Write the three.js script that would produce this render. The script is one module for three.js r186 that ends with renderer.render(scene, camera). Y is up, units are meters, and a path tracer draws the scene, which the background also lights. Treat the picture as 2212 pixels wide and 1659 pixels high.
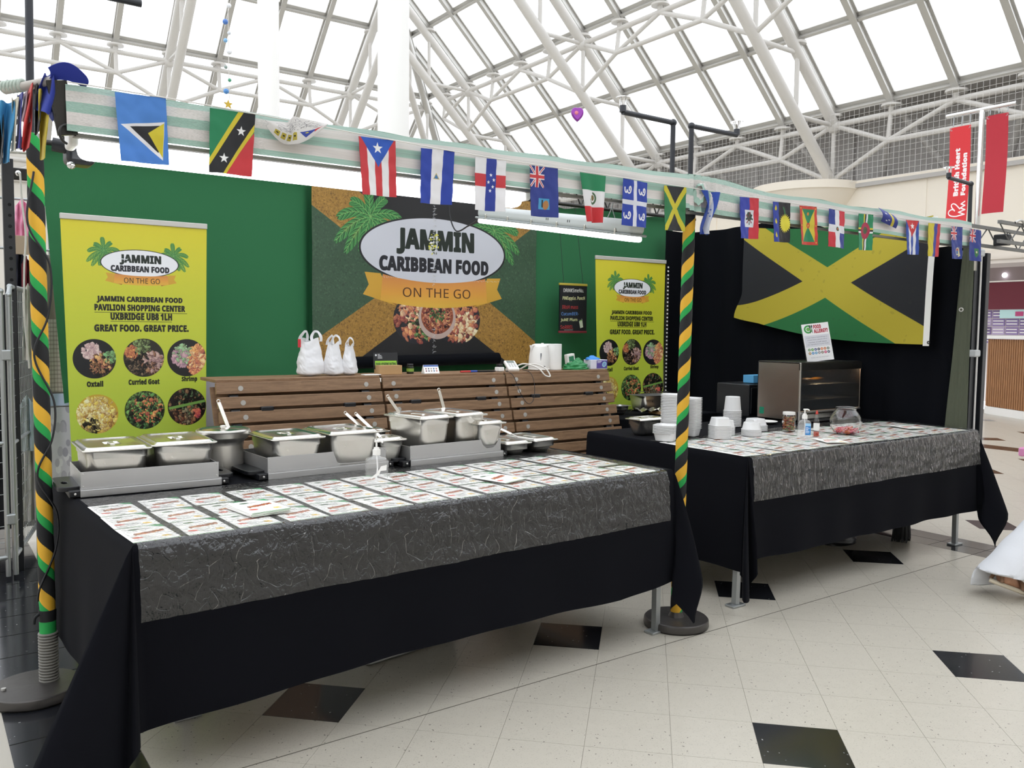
import * as THREE from 'three';
import { mergeGeometries, mergeVertices } from 'three/addons/utils/BufferGeometryUtils.js';
import { RoundedBoxGeometry } from 'three/addons/geometries/RoundedBoxGeometry.js';
import { ImprovedNoise } from 'three/addons/math/ImprovedNoise.js';
import { MarchingCubes } from 'three/addons/objects/MarchingCubes.js';
import { RectAreaLightUniformsLib } from 'three/addons/lights/RectAreaLightUniformsLib.js';

// ---------- camera, sky, exposure ----------
const scene = new THREE.Scene();
const camera = new THREE.PerspectiveCamera(48.7402, 2212 / 1659, 0.05, 120);
camera.position.set(0, 1.47, 0);
camera.rotation.set(-0.065468, -0.618871, 0.01013, 'YXZ');
camera.updateMatrixWorld(true); camera.updateProjectionMatrix();
const SKY = 2.3;
scene.background = new THREE.Color().setRGB(0.965 * SKY, 1.0 * SKY, 1.055 * SKY);
scene.environment = null;
const renderer = new THREE.WebGLRenderer({ antialias: true });
renderer.toneMapping = THREE.LinearToneMapping;
renderer.toneMappingExposure = 1.0;
renderer.shadowMap.enabled = true;
RectAreaLightUniformsLib.init();

// ---------- helpers ----------
const V = (x, y, z) => new THREE.Vector3(x, y, z);
let seed = 7;
const rnd = () => { seed = (seed * 1664525 + 1013904223) >>> 0; return seed / 4294967296; };
const rr = (a, b) => a + (b - a) * rnd();
const noise = new ImprovedNoise(), N3 = (x, y, z = 0) => noise.noise(x, y, z);
const fbm = (x, y, z = 0, o = 4) => { let s = 0, a = 0.5; for (let i = 0; i < o; i++) { s += a * N3(x, y, z); x *= 2; y *= 2; z *= 2; a /= 2; } return s; };
const clamp = THREE.MathUtils.clamp, lerp = THREE.MathUtils.lerp, sstep = THREE.MathUtils.smoothstep;
const usedNames = {};
function numbered(n) { const k = usedNames[n] = (usedNames[n] ?? -1) + 1; return k ? n + '_' + String(k).padStart(3, '0') : n; }
function mg(list) {
  if (!Array.isArray(list)) return list;
  if (list.length === 1) return list[0];
  return mergeGeometries(list.map((g0) => {
    const g = g0.index ? g0.toNonIndexed() : g0;
    for (const k of Object.keys(g.attributes)) if (!['position', 'normal', 'uv'].includes(k)) g.deleteAttribute(k);
    if (!g.attributes.normal) g.computeVertexNormals();
    if (!g.attributes.uv) g.setAttribute('uv', new THREE.BufferAttribute(new Float32Array(g.attributes.position.count * 2), 2));
    return g;
  }), false);
}
function mesh(name, geo, mat, parent = scene) {
  const m = new THREE.Mesh(mg(geo), mat); m.name = parent === scene ? numbered(name) : name; m.castShadow = m.receiveShadow = true; parent.add(m); return m;
}
function tag(o, label, category, group) { if (label) o.userData.label = label; if (category) o.userData.category = category; if (group) o.userData.group = group; return o; }
function thing(name, label, category, p = [0, 0, 0], turn = 0, group) {
  const o = new THREE.Group(); o.name = numbered(name); scene.add(o); o.position.set(...p); o.rotation.y = turn; return tag(o, label, category, group);
}
function struct(name, geo, mat, parent = scene) { const m = mesh(name, geo, mat, parent); if (parent === scene) m.userData.kind = 'structure'; return m; }
function sgroup(name, label) { const o = new THREE.Group(); o.name = numbered(name); o.userData.kind = 'structure'; if (label) o.userData.label = label; scene.add(o); return o; }
function dup(root, p, turn, label, group) {
  const c = root.clone(); c.name = numbered(root.name.replace(/_\d{3}$/, '')); scene.add(c); c.position.set(...p); if (turn !== undefined) c.rotation.y = turn;
  c.userData = { ...root.userData }; return tag(c, label, null, group);
}
// geometry
function bx(w, h, d, x = 0, y = 0, z = 0, r = 0) { const g = r ? new RoundedBoxGeometry(w, h, d, 2, r) : new THREE.BoxGeometry(w, h, d); return g.translate(x, y, z); }
function orient(g, a, b) { const d = b.clone().sub(a), q = new THREE.Quaternion().setFromUnitVectors(V(0, 1, 0), d.clone().normalize()); return g.applyQuaternion(q).translate((a.x + b.x) / 2, (a.y + b.y) / 2, (a.z + b.z) / 2); }
function bar(a, b, r, seg = 10, r2 = r) { return orient(new THREE.CylinderGeometry(r2, r, a.distanceTo(b), seg, 1), a, b); }
function beam(a, b, w, h, up = V(0, 1, 0)) {   // box of width w and height h between two points
  const d = b.clone().sub(a), L = d.length(); d.normalize(); const s = d.clone().cross(up).normalize(), u = s.clone().cross(d).normalize();
  const m = new THREE.Matrix4().makeBasis(s, u, d.negate()); m.setPosition((a.x + b.x) / 2, (a.y + b.y) / 2, (a.z + b.z) / 2);
  return new THREE.BoxGeometry(w, h, L).applyMatrix4(m);
}
function tube(pts, r, seg = 40, rad = 8, closed = false) { return new THREE.TubeGeometry(new THREE.CatmullRomCurve3(pts.map((p) => p.isVector3 ? p : V(...p)), closed), seg, r, rad, closed); }
function pipe(pts, r, rad = 10) {   // straight runs with ball elbows
  const P = pts.map((p) => p.isVector3 ? p : V(...p)), out = [];
  for (let i = 0; i < P.length - 1; i++) { out.push(bar(P[i], P[i + 1], r, rad)); if (i) out.push(new THREE.SphereGeometry(r * 1.25, 12, 8).translate(P[i].x, P[i].y, P[i].z)); }
  return out;
}
function lathe(pts, seg = 32, x = 0, y = 0, z = 0) { return new THREE.LatheGeometry(pts.map((p) => new THREE.Vector2(p[0], p[1])), seg).translate(x, y, z); }
function shp(pts) { const s = new THREE.Shape(); pts.forEach((p, i) => i ? s.lineTo(p[0], p[1]) : s.moveTo(p[0], p[1])); return s; }
function ext(shape, depth, bevel = 0) { return new THREE.ExtrudeGeometry(Array.isArray(shape) ? shp(shape) : shape, { depth, bevelEnabled: bevel > 0, bevelSize: bevel, bevelThickness: bevel, bevelSegments: 2, curveSegments: 16 }); }
function rrShape(w, h, r) { const s = new THREE.Shape(), x = -w / 2, y = -h / 2; s.moveTo(x + r, y); s.lineTo(x + w - r, y); s.absarc(x + w - r, y + r, r, -Math.PI / 2, 0); s.lineTo(x + w, y + h - r); s.absarc(x + w - r, y + h - r, r, 0, Math.PI / 2); s.lineTo(x + r, y + h); s.absarc(x + r, y + h - r, r, Math.PI / 2, Math.PI); s.lineTo(x, y + r); s.absarc(x + r, y + r, r, Math.PI, Math.PI * 1.5); return s; }
function grid(fn, nu, nv) {   // single surface; fn(u, v) -> [x, y, z]
  const p = [], uv = [], ix = [];
  for (let j = 0; j <= nv; j++) for (let i = 0; i <= nu; i++) { p.push(...fn(i / nu, j / nv)); uv.push(i / nu, j / nv); }
  for (let j = 0; j < nv; j++) for (let i = 0; i < nu; i++) { const a = j * (nu + 1) + i, b = a + 1, c = a + nu + 1, d = c + 1; ix.push(a, b, d, a, d, c); }
  const g = new THREE.BufferGeometry(); g.setAttribute('position', new THREE.Float32BufferAttribute(p, 3)); g.setAttribute('uv', new THREE.Float32BufferAttribute(uv, 2)); g.setIndex(ix); g.computeVertexNormals(); return g;
}
function sheet(fn, nu, nv, th = 0.0015) {   // a cloth or card with real thickness
  const f = grid(fn, nu, nv), n = f.attributes.normal, p = f.attributes.position, uv = f.attributes.uv, c = p.count, P = [], U = [], ix = [];
  for (const s of [0.5, -0.5]) for (let i = 0; i < c; i++) { P.push(p.getX(i) + n.getX(i) * th * s, p.getY(i) + n.getY(i) * th * s, p.getZ(i) + n.getZ(i) * th * s); U.push(uv.getX(i), uv.getY(i)); }
  const src = f.index.array; for (let i = 0; i < src.length; i += 3) ix.push(src[i], src[i + 1], src[i + 2], src[i] + c, src[i + 2] + c, src[i + 1] + c);
  const g = new THREE.BufferGeometry(); g.setAttribute('position', new THREE.Float32BufferAttribute(P, 3)); g.setAttribute('uv', new THREE.Float32BufferAttribute(U, 2)); g.setIndex(ix); g.computeVertexNormals();
  const rim = [], ru = [], e = (a, b) => { const q = (k) => rim.push(P[k * 3], P[k * 3 + 1], P[k * 3 + 2]) && ru.push(U[k * 2], U[k * 2 + 1]); [a, a + c, b, b, a + c, b + c].forEach(q); };
  for (let i = 0; i < nu; i++) { e(i, i + 1); e(nv * (nu + 1) + i + 1, nv * (nu + 1) + i); }
  for (let j = 0; j < nv; j++) { e((j + 1) * (nu + 1), j * (nu + 1)); e(j * (nu + 1) + nu, (j + 1) * (nu + 1) + nu); }
  const r = new THREE.BufferGeometry(); r.setAttribute('position', new THREE.Float32BufferAttribute(rim, 3)); r.setAttribute('uv', new THREE.Float32BufferAttribute(ru, 2)); r.computeVertexNormals();
  return mg([g, r]);
}
function buv(g, s = 1, ox = 0, oy = 0) {   // box-projected uv in metres
  g = g.index ? g.toNonIndexed() : g; const p = g.attributes.position, n = g.attributes.normal, u = new Float32Array(p.count * 2);
  for (let i = 0; i < p.count; i++) {
    const a = Math.abs(n.getX(i)), b = Math.abs(n.getY(i)), c = Math.abs(n.getZ(i));
    const q = b >= a && b >= c ? [p.getX(i), p.getZ(i)] : a >= c ? [p.getZ(i), p.getY(i)] : [p.getX(i), p.getY(i)];
    u[2 * i] = q[0] * s + ox; u[2 * i + 1] = q[1] * s + oy;
  }
  g.setAttribute('uv', new THREE.BufferAttribute(u, 2)); return g;
}
function uvRect(g, x0, y0, x1, y1) { const u = g.attributes.uv; for (let i = 0; i < u.count; i++) u.setXY(i, lerp(x0, x1, u.getX(i)), lerp(y0, y1, u.getY(i))); return g; }
function uvScale(g, a, b) { const u = g.attributes.uv; for (let i = 0; i < u.count; i++) u.setXY(i, u.getX(i) * a, u.getY(i) * b); return g; }
function clipPoly(poly, a, b, c) {   // keep a*x + b*y <= c
  const out = [];
  poly.forEach((p, i) => { const q = poly[(i + 1) % poly.length], d = a * p[0] + b * p[1] - c, e = a * q[0] + b * q[1] - c; if (d <= 0) out.push(p); if (d * e < 0) { const t = d / (d - e); out.push([lerp(p[0], q[0], t), lerp(p[1], q[1], t)]); } });
  return out;
}
const areaOf = (P) => { let s = 0; P.forEach((p, i) => { const q = P[(i + 1) % P.length]; s += p[0] * q[1] - q[0] * p[1]; }); return Math.abs(s) / 2; };
function onScreen(p) { const q = p.clone().project(camera); return q.z < 1 && Math.abs(q.x) < 1.02 && Math.abs(q.y) < 1.02; }

// materials
const col = (c) => new THREE.Color(c);
function mat(c, rough = 0.6, o = {}) { return new THREE.MeshPhysicalMaterial({ color: c instanceof THREE.Color ? c : col(c), roughness: rough, ...o }); }
function canvas(w, h, draw) { const c = document.createElement('canvas'); c.width = w; c.height = h; const x = c.getContext('2d'); draw(x, w, h); const t = new THREE.CanvasTexture(c); t.colorSpace = THREE.SRGBColorSpace; t.anisotropy = 8; return t; }
function field(w, h, fn, srgb = false) {   // computed data texture, fn(x, y) -> grey or [r, g, b] in 0..1
  const d = new Uint8Array(w * h * 4);
  for (let y = 0; y < h; y++) for (let x = 0; x < w; x++) { const v = fn(x, y), k = (y * w + x) * 4; for (let c = 0; c < 3; c++) d[k + c] = clamp((Array.isArray(v) ? v[c] : v) * 255, 0, 255); d[k + 3] = 255; }
  const t = new THREE.DataTexture(d, w, h); t.magFilter = THREE.LinearFilter; t.minFilter = THREE.LinearMipmapLinearFilter; t.generateMipmaps = true; t.wrapS = t.wrapT = THREE.RepeatWrapping; if (srgb) t.colorSpace = THREE.SRGBColorSpace; t.needsUpdate = true; return t;
}
const rep = (t, a, b) => { const c = t.clone(); c.wrapS = c.wrapT = THREE.RepeatWrapping; c.repeat.set(a, b); c.needsUpdate = true; return c; };
const wrapN = (x, y, f, P) => {   // noise that tiles over P
  const a = x / P, b = y / P; return lerp(lerp(fbm(x * f, y * f, 1), fbm((x - P) * f, y * f, 1), a), lerp(fbm(x * f, (y - P) * f, 1), fbm((x - P) * f, (y - P) * f, 1), a), b);
};
// ---------- surface textures ----------
const speck = (n, S, fn) => { const a = new Float32Array(S * S).fill(-1); for (let i = 0; i < n; i++) fn(a, rnd() * S, rnd() * S, S); return a; };
const stroke = (a, x, y, S, len, wid, val) => { const t = rnd() * 6.3, c = Math.cos(t), s = Math.sin(t); for (let k = -len; k <= len; k += 0.5) for (let m = -wid; m <= wid; m += 0.5) { const X = ((x + k * c - m * s) % S + S) % S | 0, Y = ((y + k * s + m * c) % S + S) % S | 0; a[Y * S + X] = val; } };
const TZ = 1024, flecks = speck(15000, TZ, (a, x, y, S) => stroke(a, x, y, S, rr(0.4, 2.2), rnd() < 0.12 ? 0.9 : 0.3, rnd()));
speck(110, TZ, () => 0);
for (let i = 0; i < 170; i++) stroke(flecks, rnd() * TZ, rnd() * TZ, TZ, rr(1, 4), rr(0.6, 1.6), 2 + rnd());
const terrazzoTex = field(TZ, TZ, (x, y) => {
  const f = flecks[y * TZ + x], g = 0.03 * wrapN(x, y, 0.02, TZ) + 0.02 * (((x * 7919 + y * 104729) % 97) / 97 - 0.5);
  let c = [0.815 + g, 0.805 + g, 0.775 + g];
  if (f >= 2) c = [0.33, 0.31, 0.29]; else if (f >= 0.5) c = c.map((v) => v - 0.06 - 0.17 * (f - 0.5)); else if (f >= 0) c = c.map((v) => v + 0.05 * f);
  return c;
}, true);
const darkFlecks = speck(120, 512, (a, x, y, S) => stroke(a, x, y, S, rr(0.3, 1.6), 0.5, rnd()));
const darkStoneTex = field(512, 512, (x, y) => { const f = darkFlecks[y * 512 + x], g = 0.02 * wrapN(x, y, 0.05, 512); return f >= 0 ? [0.35 + 0.4 * f, 0.36 + 0.4 * f, 0.38 + 0.35 * f] : [0.115 + g, 0.12 + g, 0.135 + g]; }, true);
const weaveBump = field(128, 128, (x, y) => { const a = Math.sin(x / 128 * Math.PI * 32), b = Math.sin(y / 128 * Math.PI * 32); return 0.5 + 0.25 * ((x >> 2) + (y >> 2) & 1 ? a : b) + 0.1 * N3(x * 0.3, y * 0.3); });
const woodTex = field(1024, 256, (x, y) => {
  const g = wrapN(x * 0.25, y * 4, 0.03, 1024) + 0.5 * fbm(x * 0.012, y * 0.35, 3), k = 0.5 + 0.5 * Math.sin(y * 0.16 + 9 * fbm(x * 0.004, y * 0.012, 7, 2)), p = fbm(x * 0.05, y * 1.1, 5, 2);
  return [0.475 + 0.12 * g + 0.05 * k + 0.06 * p, 0.365 + 0.11 * g + 0.045 * k + 0.05 * p, 0.265 + 0.09 * g + 0.04 * k + 0.04 * p];
}, true);
const slatWoodTex = field(256, 512, (x, y) => { const g = fbm(x * 0.16, y * 0.008, 2), p = fbm(x * 0.5, y * 0.05, 8, 2); return [0.62 + 0.16 * g + 0.05 * p, 0.435 + 0.13 * g + 0.05 * p, 0.28 + 0.09 * g + 0.03 * p]; }, true);
const scuffRough = field(512, 512, (x, y) => 0.62 + 0.3 * wrapN(x, y, 0.018, 512) + 0.15 * wrapN(x, y, 0.09, 512));
const brushRough = field(256, 512, (x, y) => 0.58 + 0.1 * N3(x * 0.9, y * 0.006) + 0.06 * N3(x * 0.3, y * 0.01, 4) + 0.14 * fbm(x * 0.02, y * 0.02, 9));
// crinkled clear film: many small flat facets and sharp ridges
const crinkleBump = (() => {
  const S = 640, pts = Array.from({ length: 210 }, () => [rnd() * S, rnd() * S, rr(-0.02, 0.02), rr(-0.02, 0.02), rnd(), rnd()]);
  return field(S, S, (x, y) => {
    const fx = Math.sin(x / S * Math.PI), fy = Math.sin(y / S * Math.PI), wx = x + 70 * N3(x * 0.011, y * 0.011, 3) * fx, wy = y + 70 * N3(x * 0.011, y * 0.011, 9) * fy; let b = 1e9, b2 = 1e9, q = pts[0];
    for (const p of pts) { let dx = Math.abs(wx - p[0]), dy = Math.abs(wy - p[1]) * 0.7; dx = Math.min(dx, S - dx); dy = Math.min(dy, S * 0.7 - dy); const d = dx * dx + dy * dy; if (d < b) { b2 = b; b = d; q = p; } else if (d < b2) b2 = d; }
    let dx = wx - q[0], dy = wy - q[1]; if (Math.abs(dx) > S / 2) dx -= Math.sign(dx) * S; if (Math.abs(dy) > S / 2) dy -= Math.sign(dy) * S;
    const ridge = q[5] > 0.55 ? Math.exp(-(Math.sqrt(b2) - Math.sqrt(b)) / (3 + 3 * q[4])) * (q[5] - 0.45) : 0, rg = 1 - Math.abs(2 * wrapN(x * 1.7, y, 0.016, S)), rf = 1 - Math.abs(2 * wrapN(x, y * 1.4, 0.05, S));
    return 0.25 + 0.08 * q[4] + dx * q[2] * 0.2 + dy * q[3] * 0.2 + 0.34 * ridge + 0.16 * rg ** 5 + 0.03 * rf ** 4;
  });
})();
const stripeTex = canvas(512, 512, (x, w, h) => {
  const bands = [[0, 0.13, '#a9c4ba'], [0.13, 0.36, '#d3cfcb'], [0.36, 0.59, '#93b3a5'], [0.59, 0.86, '#d0cac6'], [0.86, 1, '#98b6a9']];
  for (const [a, b, c] of bands) { x.fillStyle = c; x.fillRect(0, a * h, w, (b - a) * h + 1); }
  for (let i = 0; i < 26000; i++) { x.fillStyle = i % 2 ? 'rgba(255,255,255,0.10)' : 'rgba(70,90,85,0.10)'; x.fillRect(rnd() * w, (rnd() * h / 4 | 0) * 4, 5, 2); }
  for (let i = 0; i < 40; i++) { x.fillStyle = 'rgba(90,85,80,0.10)'; x.beginPath(); x.ellipse(rnd() * w, rnd() * h, rr(3, 14), rr(3, 20), rnd() * 3, 0, 7); x.fill(); }
});

// ---------- materials ----------
const M = {
  tile: mat('#e7e3dc', 0.28, { map: terrazzoTex, specularIntensity: 0.8 }), grout: mat('#b9b4a9', 0.8), darkTile: mat('#ffffff', 0.14, { map: darkStoneTex }), paleGrout: mat('#b9b6ae', 0.8), joint: mat('#4a463f', 0.7),
  cream: mat('#ece4d6', 0.75), greyWall: mat('#b9b6b3', 0.85), hall: mat('#d9d5cd', 0.8), white: mat('#f0efec', 0.45), steelWhite: mat('#d2cfca', 0.42), alu: mat('#c3c1bc', 0.4, { metalness: 0.35 }),
  pane: mat('#ffffff', 0.0, { transmission: 1, thickness: 0, ior: 1.5 }),
  black: mat('#07080f', 0.95, { bumpMap: rep(weaveBump, 30, 30), bumpScale: 0.0003, specularIntensity: 0.35 }),
  drape: mat('#06080e', 0.95, { bumpMap: rep(weaveBump, 60, 40), bumpScale: 0.0003, specularIntensity: 0.3 }),
  olive: mat('#3f4436', 0.8), greenCloth: mat('#23693f', 0.82, { bumpMap: rep(weaveBump, 90, 30), bumpScale: 0.0003, sheen: 0.2, sheenColor: col('#7fb08f') }),
  film: mat('#ffffff', 0.09, { transmission: 1, thickness: 0, ior: 1.7, bumpMap: rep(crinkleBump, 4.2, 1.8), bumpScale: 0.016 }),
  filmTop: mat('#ffffff', 0.16, { transmission: 1, thickness: 0, ior: 1.5, bumpMap: rep(crinkleBump, 4.6, 1.5), bumpScale: 0.0035 }),
  steel: mat('#d6d3cd', 0.56, { metalness: 1, roughnessMap: brushRough }), steelMirror: mat('#dedbd4', 0.2, { metalness: 1 }), steelDull: mat('#bcbcbd', 0.62, { metalness: 0.85, roughnessMap: scuffRough }), chrome: mat('#e2e2e2', 0.1, { metalness: 1 }),
  zinc: mat('#a9adae', 0.42, { metalness: 0.8 }), darkMetal: mat('#3a3937', 0.5, { metalness: 0.6, roughnessMap: scuffRough }), ironBase: mat('#4c4947', 0.6, { metalness: 0.5, roughnessMap: scuffRough }),
  blackPlastic: mat('#15161a', 0.4), blackPaint: mat('#191b20', 0.35), pipeBlack: mat('#23262d', 0.35), wood: mat('#ffffff', 0.55, { map: rep(woodTex, 1, 1) }), slatWood: mat('#ffffff', 0.6, { map: slatWoodTex }),
  stripe: mat('#ffffff', 0.85, { map: stripeTex }), plasticWhite: mat('#eceae6', 0.35), paper: mat('#f1f0ec', 0.8), card: mat('#b08d62', 0.85), green: mat('#1f9a48', 0.75), yellow: mat('#d9a72c', 0.7), blackRibbon: mat('#131417', 0.75),
  clear: mat('#ffffff', 0.03, { transmission: 1, thickness: 0, ior: 1.6 }), glass: mat('#ffffff', 0.02, { transmission: 1, thickness: 0.004, ior: 1.5 }), frosted: mat('#ffffff', 0.35, { transmission: 0.32, thickness: 0 }), clearCase: mat('#dfe3e4', 0.25, { transmission: 0.5, thickness: 0 }),
  bagWhite: mat('#f3f3f5', 0.4, { transmission: 0.25, thickness: 0 }), red: mat('#c8323a', 0.7), redCloth: mat('#b92f3c', 0.75), cable: mat('#14151a', 0.5), cableWhite: mat('#dedbd4', 0.5), rope: mat('#d9d6d0', 0.8),
  tubeGlow: mat('#ffffff', 0.4, { emissive: col('#f6f9ff'), emissiveIntensity: 5 }), maroon: mat('#6b2334', 0.6), foil: mat('#e4e2dd', 0.28, { metalness: 1 }),
};
// ---------- the hall: floor ----------
const floor = sgroup('floor', 'glossy cream terrazzo floor with black diamond tiles and black tile bands');
struct('floor_slab', bx(32, 0.3, 32, 1, -0.1535, -11.1), M.grout, floor);
{
  const hx = 0.2138, hz = 0.2177, X0 = 1.262, Z0 = -3.082, JZ = -2.741;
  const bays = [[-5.23, -0.14 + 0.0], [0.615, 5.72], [6.10, 11.21], [11.59, 15.98]];
  const G = 0.0007, tiles = [];
  const prism = (P, th = 0.011) => { const s = areaOf(P) && ext(P.map((p) => [p[0], -p[1]]), th, 0).rotateX(-Math.PI / 2).translate(0, -th, 0); return buv(s, 1); };
  bays.forEach(([a, b], bi) => {
    const cx0 = a + 3 * hx + 0.0055;
    for (let i = -60; i <= 60; i++) for (let j = -60; j <= 60; j++) {
      const cx = cx0 + (i + j) * hx, cz = Z0 + (i - j) * hz; if (cx < a - hx || cx > b + hx || cz < -13 || cz > 0.6) continue;
      const m = (i + j) / 6, n = (i - j) / 6, isDark = Number.isInteger(m) && Number.isInteger(n) && cx > a + 0.3 && cx < b - 0.3;
      const g = G * 1.4; let P = [[cx - hx + g, cz], [cx, cz - hz + g], [cx + hx - g, cz], [cx, cz + hz - g]], full = true;
      const cut = (x, y, c) => { const Q = clipPoly(P, x, y, c); if (Q.length !== P.length || areaOf(Q) < areaOf(P) - 1e-6) full = false; P = Q; };
      cut(-1, 0, -a - G); if (P.length) cut(1, 0, b - G); if (!P.length) continue;
      const parts = [];
      if (cz - hz < JZ && cz + hz > JZ) { full = false; const keep = P; parts.push(clipPoly(keep, 0, 1, JZ - 0.0035), clipPoly(keep, 0, -1, -JZ - 0.0035)); } else parts.push(P);
      for (const Q of parts) if (Q.length > 2 && areaOf(Q) > 0.0004) tiles.push({ P: Q, dark: isDark, full, cx, cz });
    }
  });
  for (const [a, b] of bays) struct('joint_strip', bx(b - a - 0.004, 0.0022, 0.0066, (a + b) / 2, -0.0024, JZ), M.joint, floor);
  // band tiles: one row at the left, two narrow rows at the right
  const bandTile = (x0, x1, z0, z1) => tiles.push({ P: [[x0, z0], [x1, z0], [x1, z1], [x0, z1]].reverse(), dark: true, band: true, cx: (x0 + x1) / 2, cz: (z0 + z1) / 2 });
  for (let k = -3; k < 30; k++) { const z1 = -2.741 - 0.302 * k, z0 = z1 - 0.302; if (z1 > 0.6) continue; bandTile(0.245, 0.613, z0 + 0.004, z1 - 0.004); for (const [a, b] of [[5.722, 5.908], [5.914, 6.098], [11.212, 11.398], [11.404, 11.588]]) bandTile(a, b, z0 + 0.002, z1 - 0.002); }
  for (const t of tiles) { const c = V(t.cx, 0, t.cz); t.on = onScreen(c); const p = t.P.map((q) => { const v = V(q[0], 0, q[1]).project(camera); return [v.x * 1106, v.y * 829]; }); t.size = t.on ? areaOf(p) : 0;
    if ((t.cz < -3.15 && t.cx > 0.66 && t.cx < 5.6) || (t.cz < -4.6 && t.cx < 5.9)) t.size *= 0.02; }
  const light = tiles.filter((t) => !t.dark).sort((a, b) => b.size - a.size), dark = tiles.filter((t) => t.dark).sort((a, b) => b.size - a.size);
  const shared = {}, variants = 6;
  const geoOf = (t) => {
    if (!t.full) return [prism(t.P), V(0, 0, 0)];
    const k = (t.dark ? 'd' : 'l') + Math.floor(Math.abs(Math.sin(t.cx * 91.7 + t.cz * 37.3)) * variants) % variants, base = t.P.map((p) => [p[0] - t.cx, p[1] - t.cz]);
    if (!shared[k]) { shared[k] = prism(base); const u = shared[k].attributes.uv, a = rnd(), b = rnd(); for (let i = 0; i < u.count; i++) u.setXY(i, u.getX(i) + a, u.getY(i) + b); }
    return [shared[k], V(t.cx, 0, t.cz)];
  };
  const place = (list, name, m, most) => {
    list.slice(0, most).forEach((t) => { if (t.size <= 0) return; const [g, p] = geoOf(t); const o = mesh(name, g, m, floor); o.position.copy(p); t.done = true; });
    const rest = list.filter((t) => !t.done).map((t) => prism(t.P)); if (rest.length) mesh(name + '_remainder', rest, m, floor).userData.kind = 'stuff';
  };
  place(light, 'tile', M.tile, 230); place(dark, 'black_tile', M.darkTile, 66);
}

// ---------- the hall: walls ----------
const EAVE = 6.13, T = Math.tan(43.5 * Math.PI / 180), XR = 16, ZB = -26.1, XL = -14, ZF = 3.9;
struct('wall_left', bx(0.3, EAVE, 30.6, XL - 0.15, EAVE / 2, -11.1), M.hall);
struct('wall_front', bx(30.6, EAVE, 0.3, 1, EAVE / 2, ZF + 0.15), M.hall);
struct('wall_back', bx(30.6, EAVE, 0.3, 1, EAVE / 2, ZB - 0.15), M.hall);
{
  const w = sgroup('wall_right', 'cream upper wall over the shop fronts with a rounded bay below the grey roof edge');
  struct('upper_wall', [bx(0.25, 1.5, 13.2, XR + 0.125, 3.72, -4.2), bx(0.25, 1.5, 12.1, XR + 0.125, 3.72, -20.1), bx(0.35, 0.09, 13.2, XR + 0.1, 4.515, -4.2)], M.cream, w);
  for (let k = 0; k < 8; k++) struct('wall_panel', bx(0.012, 1.38, 2.56, XR - 0.006, 3.74, 1.6 - 1.3 - k * 2.6 + 0.0), M.cream, w);
  const bay = [], BZ = -11.45; const half = (r, y0, y1) => new THREE.CylinderGeometry(r, r, y1 - y0, 40, 1, false, Math.PI, Math.PI).translate(XR, (y0 + y1) / 2, BZ);
  bay.push(half(1.18, 4.40, 4.56)); struct('bay_rim', bay, M.cream, w);
  const dish = new THREE.LatheGeometry([[1.14, 4.4], [1.1, 4.34], [1.0, 4.2], [0.82, 3.98], [0.55, 3.72], [0.22, 3.52], [0.02, 3.45]].map((p) => new THREE.Vector2(...p)), 40, Math.PI, Math.PI).translate(XR, 0, BZ); struct('bay', dish, M.cream, w);
  struct('grey_upper_wall', bx(0.2, 2.0, 30, 17.15, 5.2, -11.1), M.greyWall, w);
  struct('soffit', [bx(1.4, 0.08, 30, 16.6, 4.46, -11.1), bx(1.1, 0.06, 30, 16.6, 6.2, -11.1)], M.greyWall, w);
  for (let k = 0; k < 9; k++) {   // raking struts behind the netting
    const z = -19.8 + k * 2.552; struct('raking_strut', [bar(V(16.05, 6.0, z), V(16.95, 4.6, z - 0.75), 0.07), bar(V(16.05, 6.0, z), V(16.95, 4.6, z + 0.75), 0.07)], M.greyWall, w);
    struct('wall_rib', bx(0.08, 1.7, 0.2, 17.02, 5.3, z + 1.0), M.greyWall, w);
  }
  const net = []; for (let k = 0; k < 190; k++) net.push(bx(0.003, 1.45, 0.0045, 15.72, 5.22, -23 + k * 0.11)); for (let k = 0; k < 14; k++) net.push(bx(0.003, 0.0045, 20.9, 15.72, 4.52 + k * 0.11, -12.6));
  const n = struct('bird_netting', net, mat('#dddbd8', 0.7)); n.userData.kind = 'stuff'; tag(n, 'fine pale bird netting stretched below the roof edge', 'netting');
}
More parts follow.
